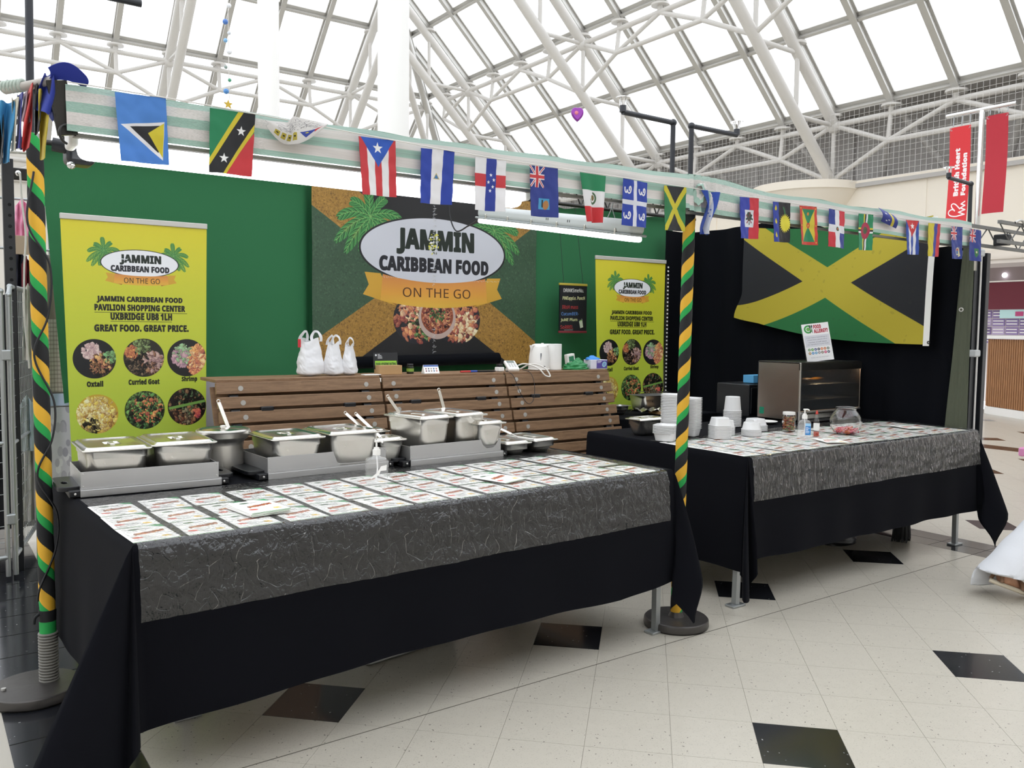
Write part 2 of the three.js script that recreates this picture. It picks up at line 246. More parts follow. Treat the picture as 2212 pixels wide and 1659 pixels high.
// ---------- the hall: glazed pyramid roof ----------
const FAC = {   // each facet maps (s up the slope in plan, w along the eave, n inward drop) to a point
  right: { p: (s, w, n = 0) => V(XR - s, EAVE + s * T - n, w), lo: ZB, hi: ZF, w0: -10.88, dw: 1.276 },
  back: { p: (s, w, n = 0) => V(w, EAVE + s * T - n, ZB + s), lo: XL, hi: XR, w0: 5.71, dw: 1.27 },
  left: { p: (s, w, n = 0) => V(XL + s, EAVE + s * T - n, w), lo: ZB, hi: ZF, w0: -10.88, dw: 2.55 },
  front: { p: (s, w, n = 0) => V(w, EAVE + s * T - n, ZF - s), lo: XL, hi: XR, w0: 5.71, dw: 2.54 },
};
const DS = 1.31;
const roof = sgroup('ceiling', 'pyramid glass roof of pale metal glazing bars with clear panes');
{
  const restPanes = [];
  for (const [name, F] of Object.entries(FAC)) {
    const fine = name === 'right' || name === 'back', smax = (w) => Math.max(0, Math.min(w - F.lo, F.hi - w, 15));
    const up = F.p(0, 0, -1).sub(F.p(0, 0, 0)), nrm = F.p(1, 0).sub(F.p(0, 0)).cross(F.p(0, 1).sub(F.p(0, 0))).normalize(); if (nrm.y < 0) nrm.negate();
    const ks = []; for (let k = -25; k <= 25; k++) { const w = F.w0 + k * F.dw; if (w > F.lo + 0.5 && w < F.hi - 0.5) ks.push(k); }
    for (const k of ks) {
      const w = F.w0 + k * F.dw, s = smax(w); if (s < 0.3) continue;
      struct('rafter', [beam(F.p(0, w, 0.06), F.p(s, w, 0.06), 0.06, 0.17, nrm), beam(F.p(0, w, -0.03), F.p(s, w, -0.03), 0.15, 0.04, nrm), beam(F.p(0, w, 0.17), F.p(s, w, 0.17), 0.13, 0.03, nrm)], M.alu, roof);
    }
    for (let i = 0; i <= 10; i++) { const s = i * DS * (fine ? 1 : 1); if (!fine && i % 2) continue; const a = F.lo + s, b = F.hi - s; if (b - a < 0.5) continue; struct('purlin', [beam(F.p(s, a, 0.05), F.p(s, b, 0.05), 0.06, 0.12, nrm), beam(F.p(s, a, -0.03), F.p(s, b, -0.03), 0.12, 0.04, nrm)], M.alu, roof); }
    if (fine) for (let i = 0; i <= 10; i++) for (const k of [ks[0] - 1, ...ks]) {
      let P = [[F.w0 + k * F.dw + 0.03, i * DS + 0.03], [F.w0 + (k + 1) * F.dw - 0.03, i * DS + 0.03], [F.w0 + (k + 1) * F.dw - 0.03, (i + 1) * DS - 0.03], [F.w0 + k * F.dw + 0.03, (i + 1) * DS - 0.03]];
      P = clipPoly(P, -1, 1, -F.lo - 0.05); if (P.length) P = clipPoly(P, 1, 1, F.hi - 0.05); if (P.length < 3 || areaOf(P) < 0.02) continue;
      const pos = [], uv = [], c = P.map((q) => F.p(q[1], q[0], -0.02)); for (let j = 1; j < c.length - 1; j++) for (const q of [c[0], c[j], c[j + 1]]) { pos.push(q.x, q.y, q.z); uv.push(q.x, q.z); }
      const g = new THREE.BufferGeometry(); g.setAttribute('position', new THREE.Float32BufferAttribute(pos, 3)); g.setAttribute('uv', new THREE.Float32BufferAttribute(uv, 2)); g.computeVertexNormals();
      if (c.some(onScreen)) struct('pane', g, M.pane, roof); else restPanes.push(g);
    } else { const g = new THREE.BufferGeometry(), a = F.p(0, F.lo), b = F.p(0, F.hi), c = F.p(15, (F.lo + F.hi) / 2); g.setAttribute('position', new THREE.Float32BufferAttribute([a, b, c].flatMap((q) => [q.x, q.y, q.z]), 3)); g.computeVertexNormals(); restPanes.push(g); }
  }
  mesh('pane_remainder', restPanes, M.pane, roof).userData.kind = 'stuff';
  const H = [[XR, ZB, -1, 1], [XL, ZB, 1, 1], [XR, ZF, -1, -1], [XL, ZF, 1, -1]];
  for (const [x, z, dx, dz] of H) {
    const q = (s, n) => V(x + dx * s, EAVE + s * T - n, z + dz * s);
    struct('hip_beam', [beam(q(0, 0.05), q(15, 0.05), 0.16, 0.2), bar(q(0, 0.4), q(15, 0.4), 0.11, 12)], M.alu, roof);
    struct('hip_chord', bar(q(0.8, 1.6), q(14, 1.6), 0.1, 12), M.steelWhite, roof);
    for (let i = 1; i < 9; i++) struct('hip_strut', bar(q(i * DS, 0.4), q(i * DS, 1.6), 0.045, 8), M.steelWhite, roof);
  }
}
// tubular trusses below the glazing
function mainTruss(F, w) {
  const t = sgroup('roof_truss', 'white tubular truss running up the slope below the glass roof'), smax = Math.min(w - F.lo, F.hi - w, 15) - 0.2, n0 = 0.34, n1 = 1.55;
  struct('rafter_tube', bar(F.p(0.05, w, n0), F.p(smax, w, n0), 0.115, 14), M.steelWhite, t);
  struct('chord', bar(F.p(0.05, w, n1), F.p(smax, w, n1), 0.115, 14), M.steelWhite, t);
  for (let i = 0; i * DS < smax; i++) {
    struct('strut', bar(F.p(i * DS, w, n0), F.p(i * DS, w, n1), 0.05, 8), M.steelWhite, t);
    if ((i + 1) * DS < smax) struct('brace', bar(F.p((i + 1) * DS, w, n1 + 0.02), F.p(i * DS, w, n0), 0.05, 8), M.steelWhite, t);
    struct('node_plate', orient(new THREE.CylinderGeometry(0.17, 0.17, 0.05, 20), F.p(i * DS, w, 0.12), F.p(i * DS, w, 0.17)), M.steelWhite, t);
  }
  if (F === FAC.right) struct('foot', bar(F.p(0.05, w, n1), F.p(0.02, w, n1 + 0.12), 0.16, 14), M.steelWhite, t);
}
function purlinTruss(F, lev) {
  const t = sgroup('purlin_truss', 'white zigzag tube truss running level below a purlin of the glass roof'), s = lev * DS, lo = F.lo + s, hi = F.hi - s, q = (k, n, ds = 0) => F.p(s + ds, F.w0 + k * F.dw, n);
  const k0 = Math.ceil((lo - F.w0) / F.dw), k1 = Math.floor((hi - F.w0) / F.dw), nT = 0.36, nL = 0.95, nM = 1.55, b4 = (k) => ((k % 4) + 4) % 4;
  struct('chord', bar(q(k0, nT, 0.02), q(k1, nT, 0.02), 0.06, 10), M.steelWhite, t);
  for (let k = k0; k <= k1; k++) {
    if (b4(k)) struct('node_plate', [orient(new THREE.CylinderGeometry(0.2, 0.2, 0.04, 24), q(k, 0.16), q(k, 0.2)), bar(q(k, 0.2), q(k, nT, 0.02), 0.06, 10)], M.steelWhite, t);
    else struct('node', new THREE.SphereGeometry(0.15, 14, 10).translate(...q(k, nT).toArray()), M.steelWhite, t);
    const L = (kk) => q(kk, nL, 0.08), Tn = (kk) => q(kk, nT, 0.02), add = (n, a, b, r = 0.05) => struct(n, bar(a, b, r, 8), M.steelWhite, t), ok = (kk) => kk >= k0 && kk <= k1;
    if (b4(k) === 1 || b4(k) === 3) { add('strut', Tn(k), L(k)); const m = b4(k) === 1 ? k - 1 : k + 1, o = b4(k) === 1 ? k + 1 : k - 1; if (ok(m)) { add('brace', Tn(m), L(k)); add('brace', L(k), q(m, nM, 0.05)); } if (ok(o)) add('brace', Tn(o), L(k)); }
    if (b4(k) === 1 && ok(k + 2)) add('lower_chord', L(k), L(k + 2), 0.055);
  }
}
for (const k of [-2, -1, 0, 1, 2]) mainTruss(FAC.right, FAC.right.w0 + k * 4 * FAC.right.dw);
for (const k of [-3, -2, -1, 0, 1]) mainTruss(FAC.back, FAC.back.w0 + k * 4 * FAC.back.dw);
for (const l of [0, 2, 4]) { purlinTruss(FAC.right, l); purlinTruss(FAC.back, l); }
// two tall white columns
function column(x, z, r, label) {
  const c = thing('column', label, 'column', [x, 0, z]);
  mesh('shaft', new THREE.CylinderGeometry(r, r, EAVE + 9, 40).translate(0, (EAVE + 9) / 2, 0), M.white, c); mesh('base_collar', lathe([[r + 0.06, 0], [r + 0.06, 0.2], [r, 0.26], [0, 0.26]], 32), M.white, c);
}
column(5.405, -10.4, 0.21, 'thicker tall white round column rising behind the stall, nearest the roof corner');
column(5.83, -16.4, 0.2, 'thinner tall white round column farther behind the stall, left of the thicker one');
// ---------- table cloths and tables ----------
function cloth(W, D, h, o) {   // local: x along the front edge, +z outwards at the front (z = 0), back at z = -D; returns geometry
  const st = [], add = (x, z, dx, dz, L, kind, f, s) => st.push({ x, z, dx, dz, L, kind, f, s });
  const n = (L) => Math.max(6, Math.round(L / 0.03)), NC = 26; let s = 0;
  const waves = (s, L) => o.wave * (Math.sin(s * 7.1 + 1.3) + 0.7 * Math.sin(s * 15.7 + 0.4) + 0.5 * N3(s * 4, 2.2)) * L;
  const edge = (x0, z0, x1, z1, dx, dz, Lf, skip) => { const len = Math.hypot(x1 - x0, z1 - z0), c = n(len); for (let i = skip; i <= c - skip; i++) { const t = i / c; add(lerp(x0, x1, t), lerp(z0, z1, t), dx, dz, Lf(t), 'e', 0, s + t * len); } s += len; };
  const corner = (x, z, a0, a1, A, B, c) => { for (let i = 0; i <= NC; i++) { const t = i / NC, th = lerp(a0, a1, t), q = t * Math.PI / 2, L = Math.min(A / Math.max(Math.cos(q), 1e-3), B / Math.max(Math.sin(q), 1e-3)); add(x, z, Math.cos(th), -Math.sin(th), Math.min(L, c.max), 'c', c, t); } };
  edge(0, -D, 0, 0, -1, 0, o.left, 0); corner(0, 0, Math.PI, Math.PI * 1.5, o.left(1), o.front(0), o.cl);
  edge(0, 0, W, 0, 0, 1, o.front, 1); corner(W, 0, Math.PI * 1.5, Math.PI * 2, o.front(1), o.right(0), o.cr);
  edge(W, 0, W, -D, 1, 0, o.right, 0);
  const N = st.length, R = 22, P = [], UV = [], ix = [];
  for (let j = 0; j <= R + 2; j++) st.forEach((q, i) => {
    const u = i / N * 8; UV.push(u, j / R);
    if (j === 0) return P.push(q.x - q.dx * 0.012, h, q.z - q.dz * 0.012);
    if (j === 1) return P.push(q.x, h - 0.004, q.z);
    const r = (j - 1) / (R + 1), d = r * q.L; let fl, lx = 0, lz = 0;
    if (q.kind === 'e') fl = 0.006 + 0.02 * r + waves(q.s, d) * Math.min(1, r * 1.4);
    else { const t = q.s, e = Math.sin(t * Math.PI); fl = 0.006 + 0.02 * r + d * e * (q.f.flare + q.f.fold * Math.cos(t * Math.PI * q.f.n)) * (1 - (q.f.tuck ?? 0) * sstep(r, 0.72, 1)); lx = q.f.lean[0] * d * r * e; lz = q.f.lean[1] * d * r * e; }
    let y = h - 0.004 - Math.sqrt(Math.max(0, d * d - fl * fl * 0.5)); if (y < 0.006) { const x = 0.006 - y; y = 0.006 + 0.004 * (i % 3); fl += x * 0.25; }
    P.push(q.x + q.dx * fl + lx, y, q.z + q.dz * fl + lz);
  });
  for (let j = 0; j < R + 2; j++) for (let i = 0; i < N - 1; i++) { const a = j * N + i, b = a + 1, c = a + N, d = c + 1; ix.push(a, c, b, b, c, d); }
  const g = new THREE.BufferGeometry(); g.setAttribute('position', new THREE.Float32BufferAttribute(P, 3)); g.setAttribute('uv', new THREE.Float32BufferAttribute(UV, 2)); g.setIndex(ix); g.computeVertexNormals();
  const top = grid((u, v) => [0.008 + u * (W - 0.016), h + 0.0008 * N3(u * 20, v * 8), -D + 0.0 + v * (D - 0.008)], 40, 16); uvScale(top, W, D);
  return mg([g, top]);
}
function tableFrame(t, W, D, h, dx) {
  mesh('tabletop', bx(W - 0.03, 0.028, D - 0.03, W / 2, h - 0.022, -D / 2, 0.006), mat('#3a3b3e', 0.6), t);
  for (const [x, zf, kx, kz] of dx) { for (const z of [zf, -D + 0.12]) { const f = z === zf ? [x + kx, z + kz] : [x, z]; mesh('leg', [beam(V(x, h - 0.04, z), V(f[0], 0.012, f[1]), 0.03, 0.03, V(1, 0, 0)), bx(0.1, 0.012, 0.06, f[0], 0.006, f[1], 0.003)], M.zinc, t); } mesh('crossbar', bar(V(x, 0.24, zf), V(x, 0.24, -D + 0.12), 0.012), M.zinc, t); }
}
const H = 0.806, T1 = { x: 0.533, z: -2.715, r: 0.0454, W: 2.43, D: 1.36 }, T2 = { x: 3.585, z: -2.885, r: -0.004, W: 2.39, D: 1.3 };
const t1p = (u, w, y = H) => V(T1.x + u * Math.cos(T1.r) - w * Math.sin(T1.r), y, T1.z - u * Math.sin(T1.r) - w * Math.cos(T1.r));   // w = depth behind the front edge
const t2p = (u, w, y = H) => V(T2.x + u, y, T2.z + 0.004 * u - w);
{
  const a = thing('folding_table', 'long metal-legged table under the black cloth of the near counter', 'table', [T1.x, 0, T1.z], T1.r); tableFrame(a, T1.W, T1.D, H - 0.004, [[0.3, -0.5, 0, 0], [2.4, -0.06, 0.0, 0.0]]);
  const b = thing('folding_table', 'long metal-legged table under the black cloth of the far counter', 'table', [T2.x, 0, T2.z], T2.r); tableFrame(b, T2.W, T2.D, H - 0.004, [[0.05, -0.08, -0.07, 0.04], [2.35, -0.1, -0.04, 0.03]]);
  const ca = mesh('tablecloth', cloth(T1.W, T1.D, H, { wave: 0.012, left: () => 0.60, front: (t) => 0.575 - 0.035 * Math.sin(t * Math.PI) + (t > 0.85 ? (0.85 - t) * 0.3 : 0), right: () => 0.5, cl: { max: 0.92, flare: 0.4, fold: -0.26, n: 3, lean: [-0.02, 0.06] }, cr: { max: 0.88, flare: 0.2, fold: 0.12, n: 4, lean: [-0.2, 0.05], tuck: 0.3 } }), M.black);
  ca.position.set(T1.x, 0, T1.z); ca.rotation.y = T1.r; tag(ca, 'black cloth draped to the floor over the near counter with a long folded corner', 'tablecloth');
  const cb = mesh('tablecloth', cloth(T2.W, T2.D, H, { wave: 0.02, left: () => 0.61, front: () => 0.55, right: () => 0.55, cl: { max: 0.72, flare: 0.17, fold: 0.13, n: 5, lean: [-0.03, 0.05], tuck: 0.2 }, cr: { max: 0.78, flare: 0.28, fold: 0.1, n: 4, lean: [-0.26, 0.1], tuck: 0.5 } }), M.black);
  cb.position.set(T2.x, 0, T2.z); cb.rotation.y = T2.r; tag(cb, 'black cloth hanging in loose folds over the far counter below the dark curtain', 'tablecloth');
}
// clear crinkled film over the counters
function film(W, depth, drop, x0, back) {
  const L = depth + drop, rnd0 = (u, v, k) => N3(u * 9 + k, v * 7, k * 1.7);
  return grid((u, v) => {
    const d = v * L, x = x0 + u * W, c = Math.sin((u * W) / 0.305 * Math.PI * 2) ** 24;
    if (d < depth) { const e = back(u); const z = -depth + d + (1 - d / depth) * e; return [x, H + 0.0042 + 0.0032 * Math.max(0, rnd0(u * 2, d * 2, 3)) + 0.0016 * Math.max(0, N3(u * 60, d * 24, 5)) + 0.004 * Math.max(0, u - 0.55) * (1 + rnd0(u * 5, d * 5, 8)), Math.min(z, 0.002)]; }
    const q = d - depth, k = Math.min(1, q / 0.05); return [x, H + 0.002 - q + 0.012 * N3(u * 3, 4) * q * 4, 0.014 + 0.010 * k + q * 0.06 + k * (0.009 * rnd0(u * 1.7, q * 3, 5) + 0.006 * Math.abs(N3(u * 34 + 6 * q, q * 22, 2)) + 0.003 * N3(u * 90, q * 60, 6)) + 0.004 * c * k];
  }, 300, 90);
}
{
  const a = mesh('clear_film', film(2.36, 0.8, 0.235, 0.012, (u) => 0.03 * Math.sin(u * 9) + (u > 0.75 ? (0.75 - u) * 0.25 : 0)), M.film); a.position.set(T1.x, 0, T1.z); a.rotation.y = T1.r; tag(a, 'crinkled clear plastic film lying over the near counter and down its front', 'plastic film');
  const b = mesh('clear_film', film(2.375, 0.75, 0.235, 0.012, (u) => 0.05 * Math.sin(u * 7)), M.film2 = mat('#ffffff', 0.1, { transmission: 1, thickness: 0, ior: 1.8, bumpMap: rep(crinkleBump, 5, 0.7), bumpScale: 0.03 })); b.position.set(T2.x, 0, T2.z); b.rotation.y = T2.r; tag(b, 'crinkled clear plastic film hanging over the front of the far counter', 'plastic film');
}
// printed flyers
const flyerTex = canvas(280, 420, (x, w, h) => {
  x.fillStyle = '#f4f3ef'; x.fillRect(0, 0, w, h); x.fillStyle = '#2f9a5a'; x.beginPath(); x.moveTo(w * 0.72, 0); x.lineTo(w, 0); x.lineTo(w, h * 0.2); x.fill(); x.fillStyle = '#4f8a4e'; x.fillRect(0, h - 12, w, 12);
  x.fillStyle = '#4b6a4a'; x.beginPath(); x.ellipse(w * 0.33, h * 0.16, 34, 20, 0, 0, 7); x.fill(); x.fillStyle = '#3c3c3c'; x.font = 'bold 26px sans-serif'; x.fillText('JAMMIN', w * 0.3, h * 0.2);
  for (let i = 0; i < 420; i++) { x.fillStyle = ['#8a3a22', '#b85c2a', '#5e2a1c', '#c98a3a', '#a2442c'][i % 5]; const p = rnd(); x.beginPath(); x.ellipse(w * (0.22 + 0.66 * p), h * (0.5 - 0.1 * p + 0.07 * (rnd() + rnd() - 1)), rr(3, 10), rr(3, 7), rnd() * 3, 0, 7); x.fill(); }
  x.fillStyle = '#d2452f'; x.beginPath(); x.ellipse(w * 0.2, h * 0.72, 32, 20, 0.3, 0, 7); x.fill(); x.fillStyle = '#e9c04a'; for (let i = 0; i < 7; i++) { x.beginPath(); x.ellipse(w * rr(0.68, 0.9), h * rr(0.68, 0.86), 14, 10, rnd() * 3, 0, 7); x.fill(); }
  x.fillStyle = '#8f928f'; for (let i = 0; i < 9; i++) x.fillRect(w * 0.3, h * (0.62 + i * 0.03), w * rr(0.2, 0.34), 4);
});
M.flyer = mat('#ffffff', 0.5, { map: flyerTex }); M.flyerMat = [M.paper, M.paper, M.flyer, M.paper, M.paper, M.paper];
{
  const g = new THREE.BoxGeometry(0.143, 0.0012, 0.209); let src = null;
  const put = (p, turn, label, group) => { let o; if (!src) { o = src = mesh('flyer', g, M.flyerMat); tag(o, label, 'flyer', group); o.position.copy(p); o.rotation.y = turn; } else o = dup(src, p.toArray(), turn, label, group); return o; };
  for (let c = 0; c < 14; c++) for (let r = 0; r < 3; r++) put(t1p(0.078 + c * 0.1675 + rr(-0.006, 0.006), 0.118 + r * 0.216 + rr(-0.006, 0.006) + (c > 9 ? rr(-0.02, 0.03) : 0), H + 0.0018), T1.r + rr(-0.03, 0.03) + (c > 10 ? rr(-0.08, 0.08) : 0), 'printed food flyer lying flat in rows under the film of the near counter', 'flyers in rows on the near counter');
  for (let c = 0; c < 14; c++) for (let r = 0; r < 3; r++) put(t2p(0.08 + c * 0.166 + rr(-0.01, 0.01), 0.118 + r * 0.213 + rr(-0.01, 0.01), H + 0.0018), rr(-0.06, 0.06), 'printed food flyer lying flat in rows under the film on the far counter', 'flyers in rows on the far counter');
  const loose = (p, turn, label) => { const o = put(p, turn, label); o.userData.group = undefined; delete o.userData.group; return o; };
  for (let k = 0; k < 9; k++) { const o = put(V(1.003 + rr(-0.004, 0.004), H + 0.009 + k * 0.0014, -2.962 + rr(-0.004, 0.004)), 0.12 + rr(-0.03, 0.03), 'food flyer in the small pile on top of the near counter film', 'pile of flyers on the near counter'); }
  loose(V(2.085, H + 0.012, -3.02), 0.25, 'single bright food flyer lying on top of the film on the near counter').rotation.z = 0.02;
  loose(V(4.50, H + 0.012, -3.015), -0.5, 'single food flyer on top of the far counter film, before the sauce bottle'); loose(V(5.62, H + 0.012, -3.17), -0.35, 'single food flyer on top of the far counter film, beyond the sweet bowl');
}
// ---------- ribbon-wrapped poles ----------
function ribbon(p0, p1, R, start, wid, pitch, dir, th) {   // helical strip round a pole
  const L = p1.y - p0.y, turns = dir * L / pitch;
  return sheet((u, v) => { const a = (start + u * turns) * Math.PI * 2, y = u * L + (v - 0.5) * wid, r = R + 0.0012 * Math.sin(v * Math.PI) + 0.0003 * N3(u * 60, v * 2, start * 9), t = clamp(y / L, 0, 1); return [lerp(p0.x, p1.x, t) + Math.cos(a) * r, p0.y + clamp(y, 0, L), lerp(p0.z, p1.z, t) + Math.sin(a) * r]; }, Math.round(Math.abs(turns) * 26), 6, th);
}
function wrappedPole(name, label, p0, p1, o) {
  const t = thing(name, label, 'pole', [p0.x, 0, p0.z]), a = V(0, p0.y, 0), b = V(p1.x - p0.x, p1.y, p1.z - p0.z);
  mesh('pole', bar(V(0, 0.04, 0), b, 0.024, 16), M.zinc, t);
  const P = o.pitch, st = [['green_ribbon', M.green, 0, 0.27], ['yellow_ribbon', M.yellow, 0.3, 0.4], ['black_ribbon', M.blackRibbon, 0.66, 0.41]];
  for (const [n, m, s, w] of st) mesh(n, ribbon(a, b, 0.0275 + 0.0016 * s, -o.dir * s + o.start, P * w, P, o.dir, 0.0015), m, t);
  return t;
}
{
  // helices run down to the right as seen from the front: both lists of turns share one direction
  const p = wrappedPole('wrapped_pole', 'spirally ribbon-wrapped green, yellow and black pole at the left end of the stall', V(0.421, 0.29, -3.775), V(0.42, 2.2, -3.78), { pitch: 0.185, dir: 1, start: 0.1 });
  const ribs = []; for (let k = 0; k < 17; k++) ribs.push(new THREE.TorusGeometry(0.031, 0.0058, 8, 24).rotateX(Math.PI / 2).translate(0, 0.046 + k * 0.0118, 0));
  mesh('ribbed_conduit', [...ribs, new THREE.CylinderGeometry(0.031, 0.031, 0.2, 20).translate(0, 0.14, 0)], mat('#77756f', 0.6), p);
  mesh('green_band', new THREE.CylinderGeometry(0.0305, 0.0305, 0.05, 24).translate(0, 0.265, 0), M.green, p);
  mesh('black_tape', [new THREE.CylinderGeometry(0.033, 0.031, 0.045, 20).translate(0, 0.31, 0), tube([[-0.03, 0.32, 0.01], [-0.045, 0.31, 0.015], [-0.05, 0.285, 0.015]], 0.006, 10, 6)], M.blackRibbon, p);
  mesh('base_disc', lathe([[0, 0], [0.165, 0], [0.168, 0.01], [0.166, 0.036], [0.158, 0.043], [0, 0.045]], 48, -0.049, 0, 0.015), M.ironBase, p); mesh('bolt', new THREE.CylinderGeometry(0.009, 0.009, 0.008, 12).translate(-0.159, 0.048, 0.015), M.alu, p);
  const b2 = wrappedPole('wrapped_pole', 'spirally ribbon-wrapped green, yellow and black pole between the two counters', V(3.087, 0.05, -2.9), V(3.115, 2.06, -2.9), { pitch: 0.17, dir: -1, start: 0.3 });
  mesh('base_disc', lathe([[0, 0], [0.158, 0], [0.161, 0.01], [0.159, 0.036], [0.152, 0.043], [0, 0.045]], 48), M.ironBase, b2); mesh('weld_collar', lathe([[0.04, 0.045], [0.032, 0.06], [0.03, 0.07]], 20), M.ironBase, b2);
}
// ---------- awning ----------
const ZV = -2.85;
function valance(name, x0, x1, top, bot, label, o = {}) {
  const t = thing(name, label, 'awning');
  const f = mesh('valance', sheet((u, v) => { const x = lerp(x0, x1, u), yt = top(u), yb = bot(u), y = lerp(yt, yb, v), b = o.bunch ? o.bunch(u) : 0; return [x, y, ZV + 0.006 * N3(x * 3, v * 2) + 0.004 * N3(x * 11, v * 5) * v + b * Math.sin(u * 300) * 0.012 + v * 0.01]; }, 120, 14, 0.0016), M.stripe, t);
  uvScale(f.geometry, (x1 - x0) / 0.6, -1); { const u = f.geometry.attributes.uv; for (let i = 0; i < u.count; i++) u.setY(i, 1 + u.getY(i)); }
  const top2 = mesh('roof_edge', sheet((u, v) => [lerp(x0, x1, u), top(u) + 0.004 - 0.004 * (1 - v) + 0.012 * Math.sin(v * Math.PI * 0.5) + 0.006 * N3(u * 14, v * 2), ZV - 0.002 - v * 0.34], 90, 6, 0.0016), M.stripe, t); uvScale(top2.geometry, (x1 - x0) / 0.6, 0.7);
  mesh('edge_rail', beam(V(x0 + 0.02, bot(0) - 0.006, ZV - 0.02), V(x1, bot(1) - 0.006, ZV - 0.02), 0.024, 0.012), mat('#8d8a85', 0.5, { metalness: 0.5 }), t);
  return t;
}
{
  const a = valance('striped_awning', 0.4, 3.06, (u) => 2.176 + 0.03 * u - 0.008 * Math.sin(u * Math.PI * 1) + 0.002 * Math.sin(u * 40), (u) => 2.04 + 0.01 * u, 'green and white striped awning strip over the near counter and lamp');
  mesh('end_plate', beam(V(0.378, 2.185, ZV - 0.01), V(0.405, 2.03, ZV - 0.01), 0.012, 0.055, V(1, 0, 0)), M.darkMetal, a);
  mesh('ring_hook', new THREE.TorusGeometry(0.028, 0.004, 8, 20, 4.6).rotateY(0.6).translate(0.402, 2.03, ZV + 0.005), M.darkMetal, a);
  const b = valance('striped_awning', 3.05, 5.74, (u) => 2.212 - 0.03 * Math.min(1, u * 3.5) + 0.022 * Math.max(0, u - 0.3) + 0.006 * Math.sin(u * 22), (u) => 2.04 - 0.008 * Math.sin(u * 9) + 0.006 * u, 'green and white striped awning strip over the far counter and curtain', { bunch: (u) => Math.exp(-(((u - 0.03) / 0.035) ** 2)) });
  mesh('knotted_gather', [grid((u, v) => { const an = u * Math.PI * 2, r = 0.016 + 0.03 * Math.abs(v - 0.5) * 2 + 0.004 * Math.sin(an * 7); return [3.2 + Math.cos(an) * r * 0.5 - 0.10 + v * 0.1, 2.115 + 0.03 * Math.sin(v * 5) + Math.sin(an) * r, ZV + 0.02 + Math.cos(an) * r * 0.3]; }, 28, 12)], M.stripe, b);
}
